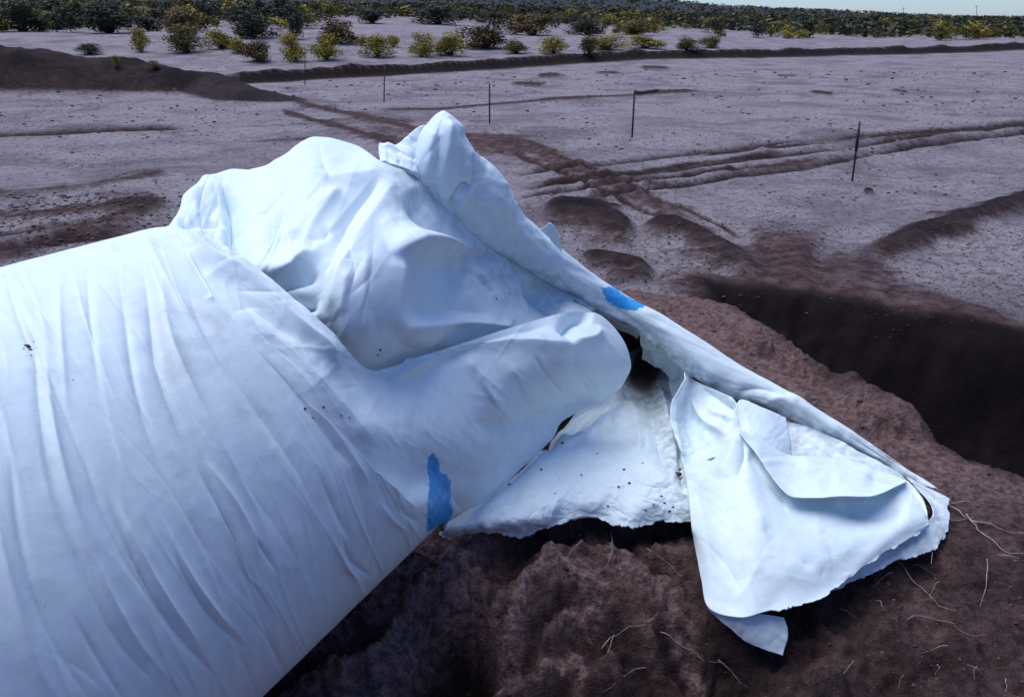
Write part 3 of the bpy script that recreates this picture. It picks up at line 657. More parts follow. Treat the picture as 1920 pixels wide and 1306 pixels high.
# --- collar rising to the peak
Ct = [(711, 271, 3.44), (727, 275, 3.44), (744, 277, 3.44), (768, 254, 3.46), (792, 236, 3.48), (812, 240, 3.50)]
Cm = [(711, 286, 3.40), (730, 291, 3.38), (750, 294, 3.37), (775, 290, 3.38), (795, 290, 3.42), (815, 295, 3.48)]
Cb = [(713, 303, 3.32), (730, 308, 3.30), (748, 312, 3.30), (772, 324, 3.30), (786, 338, 3.36), (815, 345, 3.46)]
CG, CQ = ruled(Cb, Ct, 150, 110, mid=[Cm])
_, nC = gnormals(CG)
CS = [([(740, 280), (760, 292), (790, 296)], -.02, 8, 8), ([(770, 256), (778, 285), (776, 320)], -.02, 10, 8), ([(722, 274), (735, 295), (748, 312)], .012, 7, 7)]
CG = strokes_disp(CG, [(c_[0], c_[1] * .6) + tuple(c_[2:]) for c_ in CS], nC); CG = wrinkle(CG, nC, 101, .004, 50, 50, .4); CG = creases(CG, nC, 102, 30, 1.2, .5, 36, .006, 5)
ext = [CG[-1] + np.array([0, b, -d]) for b, d in [(.03, .01), (.1, .06), (.18, .2), (.24, .5), (.25, .9)]]
CG = np.concatenate([CG, np.stack(ext)], 0)
fabric('collar', CG, dirt_shade=.08)

# --- rolled rim running down to the ground
RU = [(792, 233), (826, 211), (851, 223), (871, 256), (889, 287), (915, 303), (945, 345), (975, 390), (1003, 423), (1050, 465), (1100, 507), (1160, 545), (1240, 592), (1320, 640), (1400, 690), (1480, 735), (1550, 778), (1630, 830), (1700, 880), (1776, 932)]
RL = [(766, 285), (770, 325), (784, 358), (806, 386), (838, 399), (862, 422), (890, 445), (920, 465), (960, 488), (1000, 512), (1060, 549), (1128, 592), (1200, 628), (1283, 692), (1360, 744), (1435, 766), (1527, 807), (1608, 845), (1685, 890), (1768, 938)]
RY = [3.47, 3.48, 3.49, 3.52, 3.57, 3.63, 3.72, 3.80, 3.86, 3.92, 3.98, 4.0, 3.95, 3.85, 3.75, 3.65, 3.55, 3.45, 3.36, 3.22]
n_ = 520
RU_, RL_, RY_ = crom(np.array(RU, float), n_), crom(np.array(RL, float), n_), crom(np.array(RY, float)[:, None], n_)[:, 0]
mid = (RU_ + RL_) / 2; cen = at_y(mid[:, 0], mid[:, 1], RY_); up_ = at_y(RU_[:, 0], RU_[:, 1], RY_)
dep = (cen - CAMP) @ FW
half = (RU_ - RL_) / 2; hv = (RT * half[:, :1] - UP * half[:, 1:2]) / FPX * dep[:, None]      # in the plane facing the camera
tv = np.gradient(cen, axis=0); tv /= np.linalg.norm(tv, axis=1, keepdims=True)
bv = np.cross(hv, tv); bv /= np.maximum(np.linalg.norm(bv, axis=1, keepdims=True), 1e-9); bv *= np.linalg.norm(hv, axis=1, keepdims=True)
bv *= np.sign(((CAMP - cen) * bv).sum(1))[:, None]
na = 110; aa = np.linspace(math.radians(-215), math.radians(205), na)       # a little more than one turn: the cloth overlaps itself
rs = np.where(aa < math.radians(-150), .90, np.where(aa > math.radians(160), 1.0, .97))
RG = cen[:, None] + hv[:, None] * (np.cos(aa) * 1.0)[None, :, None] + bv[:, None] * (np.sin(aa) * .85)[None, :, None]
spir = np.linspace(.86, 1.0, na); RG = cen[:, None] + (RG - cen[:, None]) * spir[None, :, None]
nR = RG - cen[:, None]; nR /= np.maximum(np.linalg.norm(nR, axis=-1, keepdims=True), 1e-9)
tap = sst(-.01, .05, np.linspace(0, 1, n_)); RG = cen[:, None] + (RG - cen[:, None]) * (.15 + .85 * tap)[:, None, None]
wl_ = np.linalg.norm(hv, axis=1)[:, None]
RSX = 1
RS = [([(800, 238), (806, 290), (796, 350)], .022, 12, 12), ([(840, 226), (836, 290), (822, 350)], .020, 12, 10), ([(822, 232), (822, 290), (808, 345)], -.016, 9, 9), ([(842, 392), (852, 366), (872, 348), (888, 352)], -.045, 6, 6), ([(852, 396), (866, 376), (890, 366)], .022, 7, 7), ([(886, 286), (887, 320), (888, 350)], -.014, 3, 3), ([(790, 335), (800, 362), (812, 390)], -.02, 5, 5), ([(812, 340), (818, 366), (828, 392)], -.016, 5, 5), ([(862, 240), (872, 290), (866, 335)], -.012, 9, 9), ([(900, 330), (960, 420), (1010, 470), (1060, 510), (1130, 560)], .018, 14, 14), ([(850, 395), (930, 455), (1000, 500)], .02, 10, 12),
      ([(1040, 500), (1060, 540), (1100, 570)], -.025, 8, 8), ([(1180, 575), (1260, 630), (1300, 670), (1360, 720)], .015, 14, 14),
      ([(1420, 760), (1480, 745), (1540, 790), (1620, 835)], .018, 10, 10), ([(1380, 735), (1430, 728), (1490, 750)], -.018, 9, 9),
      ([(1560, 800), (1640, 848), (1700, 890)], -.012, 6, 6), ([(1100, 545), (1170, 590), (1230, 635)], -.014, 8, 8), ([(780, 300), (792, 330), (800, 350)], .012, 6, 6)]
fr = ((CAMP - RG) * nR).sum(-1) > 0
RG = strokes_disp(RG, RS, nR, fr * 1.0)
lon = np.arange(n_)[:, None] * .012
RG = RG + nR * ((fbm(lon * 3 + aa[None] * .4, aa[None] * 1.2 + lon * .6, 4, 111) * .07 + (1 - np.abs(fbm(lon * 2.5 + aa[None], aa[None] * .8, 3, 113)) * 2) * .04) * wl_)[..., None]
RG = creases(RG, nR, 115, 50, .62, .25, 60, .007, 6, fr * 1.0)
def roll_dirt(x, y):
    d = dist_poly(x, y, RL)[0]; return .55 * np.exp(-(d / 20) ** 2) * sst(900, 1100, x) + .06
roll = fabric('rolled_rim', RG, dirt_shade_fn=roll_dirt)
# torn tab standing on the rim
G_, _ = ruled([(1012, 428, 3.84), (1026, 440, 3.84), (1040, 458, 3.86), (1054, 470, 3.88)], [(1016, 430, 3.80), (1032, 416, 3.80), (1047, 438, 3.82), (1052, 462, 3.86)], 30, 16)
fabric('torn_tab', wrinkle(G_, gnormals(G_)[1], 5, .006, 20, 20))

# --- inside of the mouth: back lining, folds
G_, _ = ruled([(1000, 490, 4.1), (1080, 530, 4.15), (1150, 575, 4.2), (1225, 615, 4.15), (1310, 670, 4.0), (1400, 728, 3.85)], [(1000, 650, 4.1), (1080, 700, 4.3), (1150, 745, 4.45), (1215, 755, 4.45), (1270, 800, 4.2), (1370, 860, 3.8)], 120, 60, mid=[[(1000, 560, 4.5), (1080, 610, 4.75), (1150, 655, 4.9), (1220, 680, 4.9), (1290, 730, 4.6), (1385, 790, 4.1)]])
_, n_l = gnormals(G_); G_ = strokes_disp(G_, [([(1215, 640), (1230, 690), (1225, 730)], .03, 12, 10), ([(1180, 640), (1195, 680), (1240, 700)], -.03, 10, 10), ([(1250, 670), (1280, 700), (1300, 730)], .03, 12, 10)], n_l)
fabric('mouth_lining', wrinkle(G_, n_l, 121, .012, 50, 40), dirt_shade=1.0)  # lining darkened all over: the shade inside the mouth is painted in
G_, _ = ruled([(1188, 616, 4.02), (1232, 640, 4.0), (1270, 672, 3.96), (1300, 705, 3.9)], [(1204, 672, 4.25), (1232, 684, 4.2), (1252, 706, 4.08), (1262, 748, 3.95)], 70, 60, mid=[[(1206, 640, 4.16), (1240, 660, 4.1), (1268, 690, 4.02), (1284, 724, 3.92)]])
_, n_d = gnormals(G_); G_ = strokes_disp(G_, [([(1200, 630), (1225, 655), (1240, 690)], .03, 9, 9), ([(1240, 650), (1262, 680), (1262, 720)], -.03, 8, 9)], n_d)
fabric('hanging_fold', wrinkle(G_, n_d, 125, .006, 30, 30), dirt_shade=.12)
# brown stripe folds just below the rim
G_, _ = ruled([(1075, 560, 3.9), (1120, 584, 3.92), (1165, 606, 3.92), (1200, 622, 3.9)], [(1090, 575, 3.93), (1125, 600, 3.95), (1160, 616, 3.95), (1196, 632, 3.92)], 40, 14)
fabric('rim_hem', wrinkle(G_, gnormals(G_)[1], 5, .008, 20, 20), dirt_shade=.8)

# --- sheet spread on the soil in front of the mouth
gl = [(826, 992), (852, 1003), (920, 996), (985, 1002), (1010, 995), (1046, 981), (1120, 975), (1172, 986), (1230, 981), (1300, 977)]
gu = [(838, 982, 1.06), (905, 940, 1.07), (1000, 866, 1.10), (1035, 815, 1.14), (1085, 770, 1.16), (1140, 700, 1.12), (1190, 655, 1.02), (1246, 655, 1.02), (1282, 735, 1.08), (1292, 850, 1.12)]
gm = [(832, 988, 1.05), (895, 968, 1.09), (970, 935, 1.10), (1020, 905, 1.11), (1065, 875, 1.10), (1130, 850, 1.10), (1185, 840, 1.10), (1232, 845, 1.10), (1280, 880, 1.10), (1296, 920, 1.09)]
gp_ = [(830, 991, 1.03), (868, 990, 1.06), (940, 975, 1.08), (1000, 966, 1.09), (1040, 945, 1.08), (1090, 930, 1.07), (1150, 925, 1.07), (1205, 930, 1.08), (1256, 930, 1.07), (1298, 950, 1.06)]
G_, _ = ruled([Z(x, y, 1.00 + .012 * math.sin(x * .05)) for x, y in gl], [Z(*p) for p in gu], 260, 170, mid=[[Z(*p) for p in gp_], [Z(*p) for p in gm]])
_, n_g = gnormals(G_)
GS = [([(1018, 850), (1040, 805), (1090, 775), (1150, 745)], -.05, 11, 12, .1), ([(1030, 850), (1075, 832), (1110, 800), (1150, 765), (1185, 740)], .045, 7, 26, .1),
      ([(1055, 830), (1090, 800), (1140, 765)], -.025, 9, 9), ([(1130, 770), (1180, 745), (1210, 740)], -.03, 12, 10), ([(1140, 790), (1200, 795), (1240, 780)], -.025, 16, 12),
      ([(1232, 720), (1250, 780), (1272, 880)], .045, 13, 9), ([(1205, 730), (1225, 790), (1245, 880)], -.03, 10, 12), ([(1180, 740), (1195, 800), (1200, 860)], .025, 12, 10), ([(1258, 760), (1268, 830), (1284, 930)], -.03, 8, 8), ([(1120, 760), (1110, 830), (1060, 880)], .015, 22, 18), ([(1190, 760), (1215, 830), (1230, 900)], .012, 20, 16),
      ([(850, 985), (910, 962), (980, 930)], -.012, 8, 8), ([(905, 995), (935, 965), (960, 950)], .012, 10, 10), ([(985, 1000), (992, 970), (1015, 950)], -.016, 9, 9), ([(1015, 990), (1025, 960), (1050, 935)], .016, 10, 10),
      ([(960, 990), (975, 965)], .012, 8, 8), ([(1090, 960), (1120, 930), (1180, 910)], .008, 14, 14), ([(1150, 970), (1170, 940), (1200, 925)], -.007, 10, 10), ([(1235, 975), (1250, 940)], .008, 10, 10)]
G_ = strokes_disp(G_, GS, n_g)
G_ = wrinkle(G_, n_g, 131, .005, 50, 34, .4); G_ = creases(G_, n_g, 132, 40, -.5, .7, 45, .007, 7); G_ = wrinkle(G_, n_g, 135, .004, 24, 20)
rag = (vnoise(np.arange(260) * .5, np.zeros(260), 23) - .5) * .012 + (vnoise(np.arange(260) * .09, np.zeros(260), 25) - .5) * .03
G_[:10] += (np.linspace(1, 0, 10)[:, None] * rag[None])[..., None] * np.array([.1, .9, .5])
fabric('ground_sheet', G_, dirt_shade_fn=lambda x, y: .05 + 1.1 * np.exp(-(np.hypot(x - 1213, (y - 684) * .8) / 38) ** 2) + .4 * np.exp(-(dist_poly(x, y, [(1180, 720), (1240, 760), (1280, 900), (1297, 970)])[0] / 28) ** 2))  # soil tone plus painted shade in the cavity under the rim

# --- inner folds between rim and flap
G_, _ = ruled([Z(1283, 698, 1.34), Z(1256, 752, 1.26), Z(1256, 800, 1.2), Z(1272, 850, 1.15), Z(1284, 884, 1.12)], [Z(1372, 744, 1.30), Z(1392, 768, 1.3), Z(1402, 800, 1.28), Z(1385, 830, 1.26), Z(1335, 862, 1.2)], 110, 110,
              mid=[[Z(1300, 712, 1.24), Z(1300, 760, 1.16), Z(1308, 806, 1.12), Z(1316, 842, 1.12), Z(1304, 874, 1.12)]])
_, n_i = gnormals(G_)
G_ = strokes_disp(G_, [([(1284, 700), (1262, 752), (1262, 800), (1276, 860)], .02, 8, 8, .05), ([(1290, 745), (1320, 790), (1372, 822)], .035, 8, 16), ([(1275, 770), (1300, 820), (1340, 850)], -.03, 12, 10),
                       ([(1310, 725), (1340, 745), (1378, 770)], -.03, 10, 10), ([(1330, 770), (1360, 780), (1380, 790)], .015, 7, 7)], n_i)
fabric('inner_fold', wrinkle(G_, n_i, 141, .008, 40, 40, .6), dirt_shade=.15)
# small upright strip
G_, _ = ruled([Z(1376, 770, 1.32), Z(1386, 790, 1.29), Z(1392, 812, 1.27), Z(1414, 842, 1.24)], [Z(1472, 784, 1.24), Z(1478, 815, 1.2), Z(1483, 850, 1.16), Z(1480, 905, 1.12)], 60, 60, mid=[[Z(1390, 750, 1.33), Z(1408, 790, 1.29), Z(1420, 825, 1.26), Z(1440, 868, 1.22)], [Z(1432, 766, 1.30), Z(1442, 800, 1.26), Z(1452, 840, 1.22), Z(1460, 886, 1.17)]])
fabric('upright_strip', wrinkle(G_, gnormals(G_)[1], 151, .005, 40, 50))
# back face of the pocket under the rim
G_, _ = ruled([Z(1465, 790, 1.12), Z(1530, 806, 1.10), Z(1600, 840, 1.06), Z(1690, 892, .99)], [Z(1470, 915, 1.04), Z(1540, 915, 1.02), Z(1620, 912, 1.0), Z(1705, 910, .98)], 90, 50)
fabric('pocket_back', wrinkle(G_, gnormals(G_)[1], 155, .010, 60, 40), dirt_shade=.35)

# --- the big flap hanging towards the viewer
ft = [(1282, 874, 1.13), (1337, 850, 1.20), (1384, 806, 1.29), (1414, 842, 1.25), (1452, 890, 1.19), (1505, 915, 1.14), (1600, 905, 1.10), (1688, 898, 1.06), (1728, 936, 1.03), (1738, 972, 1.01)]
fm1 = [(1288, 910, 1.11), (1340, 905, 1.17), (1395, 890, 1.22), (1432, 910, 1.19), (1472, 940, 1.15), (1530, 955, 1.11), (1610, 950, 1.06), (1690, 930, 1.05), (1730, 952, 1.03), (1738, 976, 1.01)]
fm2 = [(1297, 985, 1.06), (1340, 1010, 1.10), (1400, 1020, 1.13), (1450, 1030, 1.12), (1500, 1040, 1.10), (1560, 1035, 1.07), (1630, 1005, 1.05), (1690, 980, 1.05), (1725, 975, 1.03), (1738, 981, 1.01)]
fb_ = [(1300, 1000, 1.03), (1316, 1085, .99), (1330, 1140, .97), (1386, 1158, .99), (1440, 1146, 1.0), (1492, 1141, 1.0), (1562, 1105, 1.0), (1640, 1047, 1.0), (1702, 1012, 1.0), (1739, 986, 1.0)]
G_, _ = ruled([Z(*p) for p in fb_], [Z(*p) for p in ft], 260, 190, mid=[[Z(*p) for p in fm2], [Z(*p) for p in fm1]])
_, n_f = gnormals(G_)
G_ = strokes_disp(G_, [([(1420, 985), (1470, 1025), (1530, 1070)], -.010, 14, 12), ([(1385, 810), (1370, 860), (1345, 900)], .02, 16, 12), ([(1400, 840), (1440, 900), (1490, 945)], -.02, 14, 14),
                       ([(1370, 880), (1420, 960), (1440, 1060)], .012, 40, 34), ([(1300, 890), (1320, 980), (1340, 1080)], -.008, 20, 20), ([(1560, 940), (1630, 965), (1700, 945)], -.028, 22, 20),
                       ([(1370, 1140), (1400, 1100), (1430, 1040)], .01, 22, 18), ([(1390, 820), (1395, 850), (1380, 900)], -.02, 7, 7)], n_f)
G_ = wrinkle(G_, n_f, 161, .0025, 130, 90, .5); G_ = creases(G_, n_f, 162, 26, .75, .5, 70, .005, 10); G_ = creases(G_, n_f, 163, 30, -.6, .8, 30, .003, 5)
rag = (vnoise(np.arange(260) * .45, np.zeros(260), 3) - .5) * .008 + (vnoise(np.arange(260) * .12, np.zeros(260), 5) - .5) * .02
G_[:8, :] += (np.linspace(1, 0, 8)[:, None] * (rag * sst(100, 150, np.arange(260)))[None])[..., None] * np.array([.3, -.8, -.4])
fabric('flap', G_, dirt_shade=.06)
# layer folded over the top of the flap
ut = [(1383, 806, 1.305), (1410, 818, 1.28), (1470, 850, 1.20), (1530, 860, 1.15), (1600, 866, 1.10), (1655, 886, 1.07), (1698, 902, 1.065)]
ub = [(1386, 813, 1.30), (1440, 884, 1.235), (1476, 928, 1.20), (1522, 934, 1.19), (1572, 932, 1.18), (1638, 931, 1.15), (1700, 905, 1.085)]
G_, _ = ruled([Z(*p) for p in ub], [Z(*p) for p in ut], 130, 70)
_, n_u = gnormals(G_)
G_ = strokes_disp(G_, [([(1400, 820), (1460, 870), (1560, 920)], .008, 12, 12), ([(1490, 870), (1560, 890), (1640, 905)], .02, 14, 16)], n_u)
fabric('folded_layer', wrinkle(G_, n_u, 171, .005, 80, 60), dirt_shade=.05)
# right lip of the flap, curling round
G_, _ = ruled([Z(1690, 899, 1.075), Z(1722, 925, 1.05), Z(1738, 958, 1.03), Z(1737, 986, 1.005)], [Z(1660, 915, 1.03), Z(1690, 940, 1.02), Z(1712, 965, 1.01), Z(1720, 992, .99)], 50, 20)
fabric('curled_lip', wrinkle(G_, gnormals(G_)[1], 175, .003, 50, 50))
# tongue turned under at the bottom corner
G_, _ = ruled([Z(1326, 1128, .965), Z(1352, 1146, .965), Z(1386, 1157, .975), Z(1420, 1150, .97), Z(1468, 1156, .95)], [Z(1334, 1144, .95), Z(1364, 1172, .93), Z(1398, 1199, .89), Z(1432, 1216, .86), Z(1467, 1228, .84)], 80, 40,
              mid=[[Z(1328, 1136, .96), Z(1356, 1158, .95), Z(1390, 1176, .94), Z(1424, 1184, .92), Z(1476, 1186, .90)]])
fabric('turned_tongue', wrinkle(G_, gnormals(G_)[1], 181, .005, 50, 50))
# frayed under layer at the right corner
G_, _ = ruled([Z(1545, 1100, .97), Z(1640, 1044, .97), Z(1730, 986, .98), Z(1745, 950, .99), Z(1700, 896, 1.0)], [Z(1562, 1106, .94), Z(1652, 1062, .93), Z(1742, 1034, .92), Z(1774, 1000, .93), Z(1778, 934, .96)], 130, 34)
_, n_q = gnormals(G_); G_ = wrinkle(G_, n_q, 191, .005, 60, 40)
r2 = (vnoise(np.arange(130) * .9, np.zeros(130), 9) - .5) * .010 + (vnoise(np.arange(130) * .21, np.zeros(130), 19) - .5) * .03; G_[-6:] += (np.linspace(0, 1, 6)[:, None] * r2[None])[..., None] * np.array([.3, -.9, -.2])
fabric('frayed_layer', G_, dirt_shade=.3)

# --- loose threads at the frayed corner, crumbs of soil on the cloth
def tube_mesh(P, r0, r1, n=5):
    P = np.asarray(P, float); k = len(P); T = np.gradient(P, axis=0); T /= np.maximum(np.linalg.norm(T, axis=1, keepdims=True), 1e-9)
    a = np.cross(T, [.1, .2, 1.0]); a /= np.maximum(np.linalg.norm(a, axis=1, keepdims=True), 1e-9); b = np.cross(T, a)
    an = np.arange(n) * 2 * math.pi / n; r = np.linspace(r0, r1, k)[:, None, None]
    G = P[:, None] + (a[:, None] * np.cos(an)[None, :, None] + b[:, None] * np.sin(an)[None, :, None]) * r
    return G.reshape(-1, 3), gridfaces(k, n, wrap=True)
class Acc:
    def __init__(s): s.V = []; s.F = []; s.n = 0
    def add(s, V, F): s.V.append(np.asarray(V, float)); s.F.append(np.asarray(F) + s.n); s.n += len(V)
    def build(s, name, mat, parent=None, smooth=True): return mesh_obj(name, np.vstack(s.V), np.vstack(s.F), mat, parent, smooth)
for pts in ([(1700, 892, 1.02), (1712, 930, 1.0), (1722, 960, .99), (1745, 985, .97)], [(1715, 990, .98), (1716, 1020, .93), (1708, 1050, .9)], [(1742, 1000, .95), (1748, 1030, .92), (1746, 1056, .9)],
            [(1690, 895, 1.03), (1730, 915, 1.0), (1765, 938, .98)], [(1760, 965, .95), (1790, 975, .93), (1830, 968, .93)], [(1725, 940, 1.0), (1752, 960, .96), (1770, 1000, .94)]):
    P = at_y(*crom(np.array([Z(*p) for p in pts]), 12).T)
    Vt, Ft = tube_mesh(P, .0016, .001, 4); mesh_obj('loose_thread', Vt, Ft, M_DRY, tube)

# ------------------------------------------------------------------ crumbs of soil lying on the cloth
def blob(c, r, sq=.6, seed=0):
    q = np.random.default_rng(seed); V = []
    for zz, rr, k in ((-.9, .45, 5), (0, 1.0, 6), (.8, .55, 5)): pass
    a = np.arange(6) * math.pi / 3
    ring = lambda z_, r_, o: np.stack([np.cos(a + o) * r_, np.sin(a + o) * r_, np.full(6, z_)], 1)
    V = np.vstack([ring(-.7, .6, 0), ring(0, 1, .4), ring(.65, .6, .1)]) * (1 + q.uniform(-.28, .28, (18, 3))); V[:, 2] *= sq
    th = q.uniform(0, 6.3); c_, s_ = math.cos(th), math.sin(th); V = V @ np.array([[c_, -s_, 0], [s_, c_, 0], [0, 0, 1]]) * np.array([1, q.uniform(.6, 1), 1])
    F = gridfaces(3, 6, wrap=True); top = np.array([[12, 13, 14, 15], [12, 15, 16, 17]]); return V * r + np.asarray(c), np.vstack([F, top])
acc = Acc(); dg = bpy.context.evaluated_depsgraph_get(); dg.update()
def hit(px, py):
    d = ray(px, py); d = d / np.linalg.norm(d)
    ok, loc, nrm, idx, ob, mx = S.ray_cast(bpy.context.evaluated_depsgraph_get(), tuple(CAMP), tuple(d)); return (np.array(loc), np.array(nrm)) if ok else (None, None)
CRUMBS = [(50, 648, 7), (56, 655, 5), (44, 652, 3), (62, 640, 3), (85, 632, 3), (58, 665, 3), (48, 636, 2.5), (136, 712, 3), (571, 765, 5), (606, 762, 4), (612, 770, 2.5), (588, 783, 3), (600, 786, 2.5), (640, 778, 3), (655, 782, 2.5), (585, 782, 3),
          (712, 655, 3), (708, 665, 2.5), (1270, 888, 8), (1276, 880, 4), (1240, 930, 3), (1246, 942, 2.5), (1225, 945, 2), (1262, 950, 2.5), (1170, 880, 3), (1180, 905, 3), (1160, 912, 2.5), (955, 908, 3), (1015, 880, 3), (1055, 830, 3), (1205, 868, 2), (1140, 948, 2.5), (930, 560, 2.5), (1255, 958, 3), (1120, 850, 2), (1090, 890, 2.5), (1040, 925, 2), (1210, 955, 2)]
for i, (x, y, r) in enumerate(CRUMBS):
    p, n = hit(x, y)
    if p is None: continue
    dd_ = np.linalg.norm(p - CAMP); acc.add(*blob(p + n * .002, r * dd_ / FPX * 1.0, .6, i))
tag(acc.build('soil_crumbs', M_CLOD, None, False), 'dark crumbs of soil scattered over the white fabric', 'soil crumbs', None, 'stuff')

# ------------------------------------------------------------------ clods and pebbles
acc = Acc(); accp = Acc()
k = 0
while k < 9500:
    px = random.uniform(-60, 1980); py = 130 + 470 * random.random() ** 1.2
    P = at_z(px, py, 0)
    if P[1] < 6.5 or P[1] > 60: continue
    if fbm(np.array([P[0] / 1.9]), np.array([P[1] / 2.6]), 3, 88)[0] + .25 * random.random() < .04: continue
    r = P[1] / FPX * .9 * min(random.paretovariate(2.4), 4.5)
    (acc if random.random() < .62 else accp).add(P * [1, 1, 0] + [0, 0, .0], np.zeros((0, 4), int)) if False else None
    (acc if random.random() < .62 else accp).__dict__.setdefault('pts', []).append((P[0], P[1], min(r, .12)))
    k += 1
for (x0, x1, y0, y1, n_, lo, hi) in ((-40, 345, 365, 485, 700, 2.0, 5.5), (1640, 1960, 430, 600, 700, 1.4, 3.2), (1050, 1560, 420, 545, 420, 1.5, 4), (-40, 900, 190, 330, 500, 1, 2.4)):
    for q in range(n_):
        P = at_z(random.uniform(x0, x1), random.uniform(y0, y1), 0); acc.pts.append((P[0], P[1], P[1] / FPX * lo * (hi / lo) ** (random.random() ** 2)))
for A in (acc, accp):
    pts = np.array(A.pts); g_ = ground(pts[:, 0], pts[:, 1]); zz = g_[0]; ok_ = (zz < .4) & (zz > -.3) if A is acc else (g_[2] < .35) & (g_[1] > .4); pts = pts[ok_]; zz = zz[ok_]
    for i, (x, y, r) in enumerate(pts): A.add(*blob((x, y, zz[i] + r * .15), r, .55, i))
tag(acc.build('dark_clods', M_CLOD, None, False), 'dark clods and pebbles strewn over the pale desert plain', 'clods', None, 'stuff')
tag(accp.build('pale_pebbles', M_STONE, None, False), 'pale pebbles strewn over the desert plain', 'pebbles', None, 'stuff')
acc = Acc(); pts = []
for k in range(5200):
    px = random.uniform(480, 1940); py = random.uniform(560, 1330); P = at_z(px, py, .9); pts.append((P[0], P[1], P[1] / FPX * 1.1 * min(random.paretovariate(1.9), 6) * random.uniform(.6, 1.2)))
pts = np.array(pts); zz = ground(pts[:, 0], pts[:, 1])[0]
for i, (x, y, r) in enumerate(pts):
    if zz[i] > .3: acc.add(*blob((x, y, zz[i] - r * .12), r, .75, i))
tag(acc.build('soil_clods', M_CLOD, None, False), 'brown crumbs of loose soil on the berm', 'clods', None, 'stuff')

# ------------------------------------------------------------------ twigs and roots on the soil
TW = [([(1128, 1222), (1150, 1195), (1185, 1180), (1210, 1170), (1236, 1156)], 3.2, 'forked grey twig lying on dark soil left of the hanging flap', [(1150, 1195), (1140, 1225), (1120, 1240)]),
      ([(1238, 1188), (1280, 1215), (1320, 1240), (1350, 1250)], 2.2, 'thin crooked twig on soil just below the forked twig', None),
      ([(1345, 1240), (1370, 1265), (1398, 1288)], 3.0, 'short straight pale twig at bottom edge below the hanging flap', None),
      ([(1145, 1000), (1148, 1028), (1140, 1060), (1118, 1078)], 2.2, 'upright bent straw under the edge of the ground sheet', None),
      ([(1090, 1018), (1065, 1045), (1048, 1056)], 2.2, 'short slanting straw on soil left of the bent upright straw', None),
      ([(1034, 1052), (1060, 1074), (1100, 1085), (1130, 1072)], 1.8, 'curved pale root on the reddish soil under the sheet', None),
      ([(1212, 1030), (1240, 1052), (1285, 1085)], 2.0, 'long thin straw between the ground sheet and flap', None),
      ([(1680, 1052), (1705, 1085), (1740, 1120), (1790, 1155)], 2.0, 'thin straw leaning below the frayed corner', None),
      ([(1700, 1165), (1750, 1160), (1800, 1185), (1850, 1200)], 1.6, 'dim thin root lying on dark soil at lower right', None),
      ([(1848, 1050), (1850, 1090), (1838, 1140)], 2.0, 'upright curved stalk on dark soil near right edge', None),
      ([(1775, 950), (1810, 972), (1860, 990), (1925, 1008)], 3.2, 'thick pale root running right from the frayed corner', [(1810, 972), (1850, 1010), (1880, 1035), (1925, 1045)]),
      ([(1780, 948), (1820, 946), (1880, 948)], 2.2, 'short pale root beside the tip of the rolled rim', None),
      ([(1870, 1045), (1925, 1052)], 2.2, 'small pale stick at right edge below the thick root', None),
      ([(1210, 1255), (1170, 1275), (1130, 1300)], 1.6, 'faint grey twig near the bottom edge of the soil', None)]
for k in range(12):
    x, y = random.uniform(1560, 1900), random.uniform(1060, 1290); a = random.uniform(0, 3.1); L = random.uniform(25, 70)
    TW.append(([(x, y), (x + L * .5 * math.cos(a) + random.uniform(-6, 6), y + L * .3 * math.sin(a)), (x + L * math.cos(a), y + L * .6 * math.sin(a))], random.uniform(1.2, 1.8), 'short thin dry straw strewn over the dark soil at lower right', None))
for pts, w, lab, br in TW:
    t_ = None
    for q, pl in enumerate([pts] + ([br] if br else [])):
        D = arc(pl, 14 if len(pl) > 3 else 6); P = []
        for i, (x, y) in enumerate(D):
            p = drop(x, y, 12)
            if p is None: p = at_z(x, y, .85)
            P.append(p + [0, 0, .012 + .012 * math.sin(i * 1.1 + q)])
        P = np.array(P); P[1:-1] = (P[:-2] + P[1:-1] * 2 + P[2:]) / 4; P += rng.normal(0, .0025, P.shape)
        if t_ is None: t_ = empty('dry_twig', P[0]); tag(t_, lab, 'twig', 'dry twigs and roots on the soil')
        dm = np.linalg.norm(P[0] - CAMP); Vt, Ft = tube_mesh(P, w * .40 * dm / FPX, w * .13 * dm / FPX, 5)
        mesh_obj('stem' if q == 0 else 'branch', Vt, Ft, M_TWIG, t_)

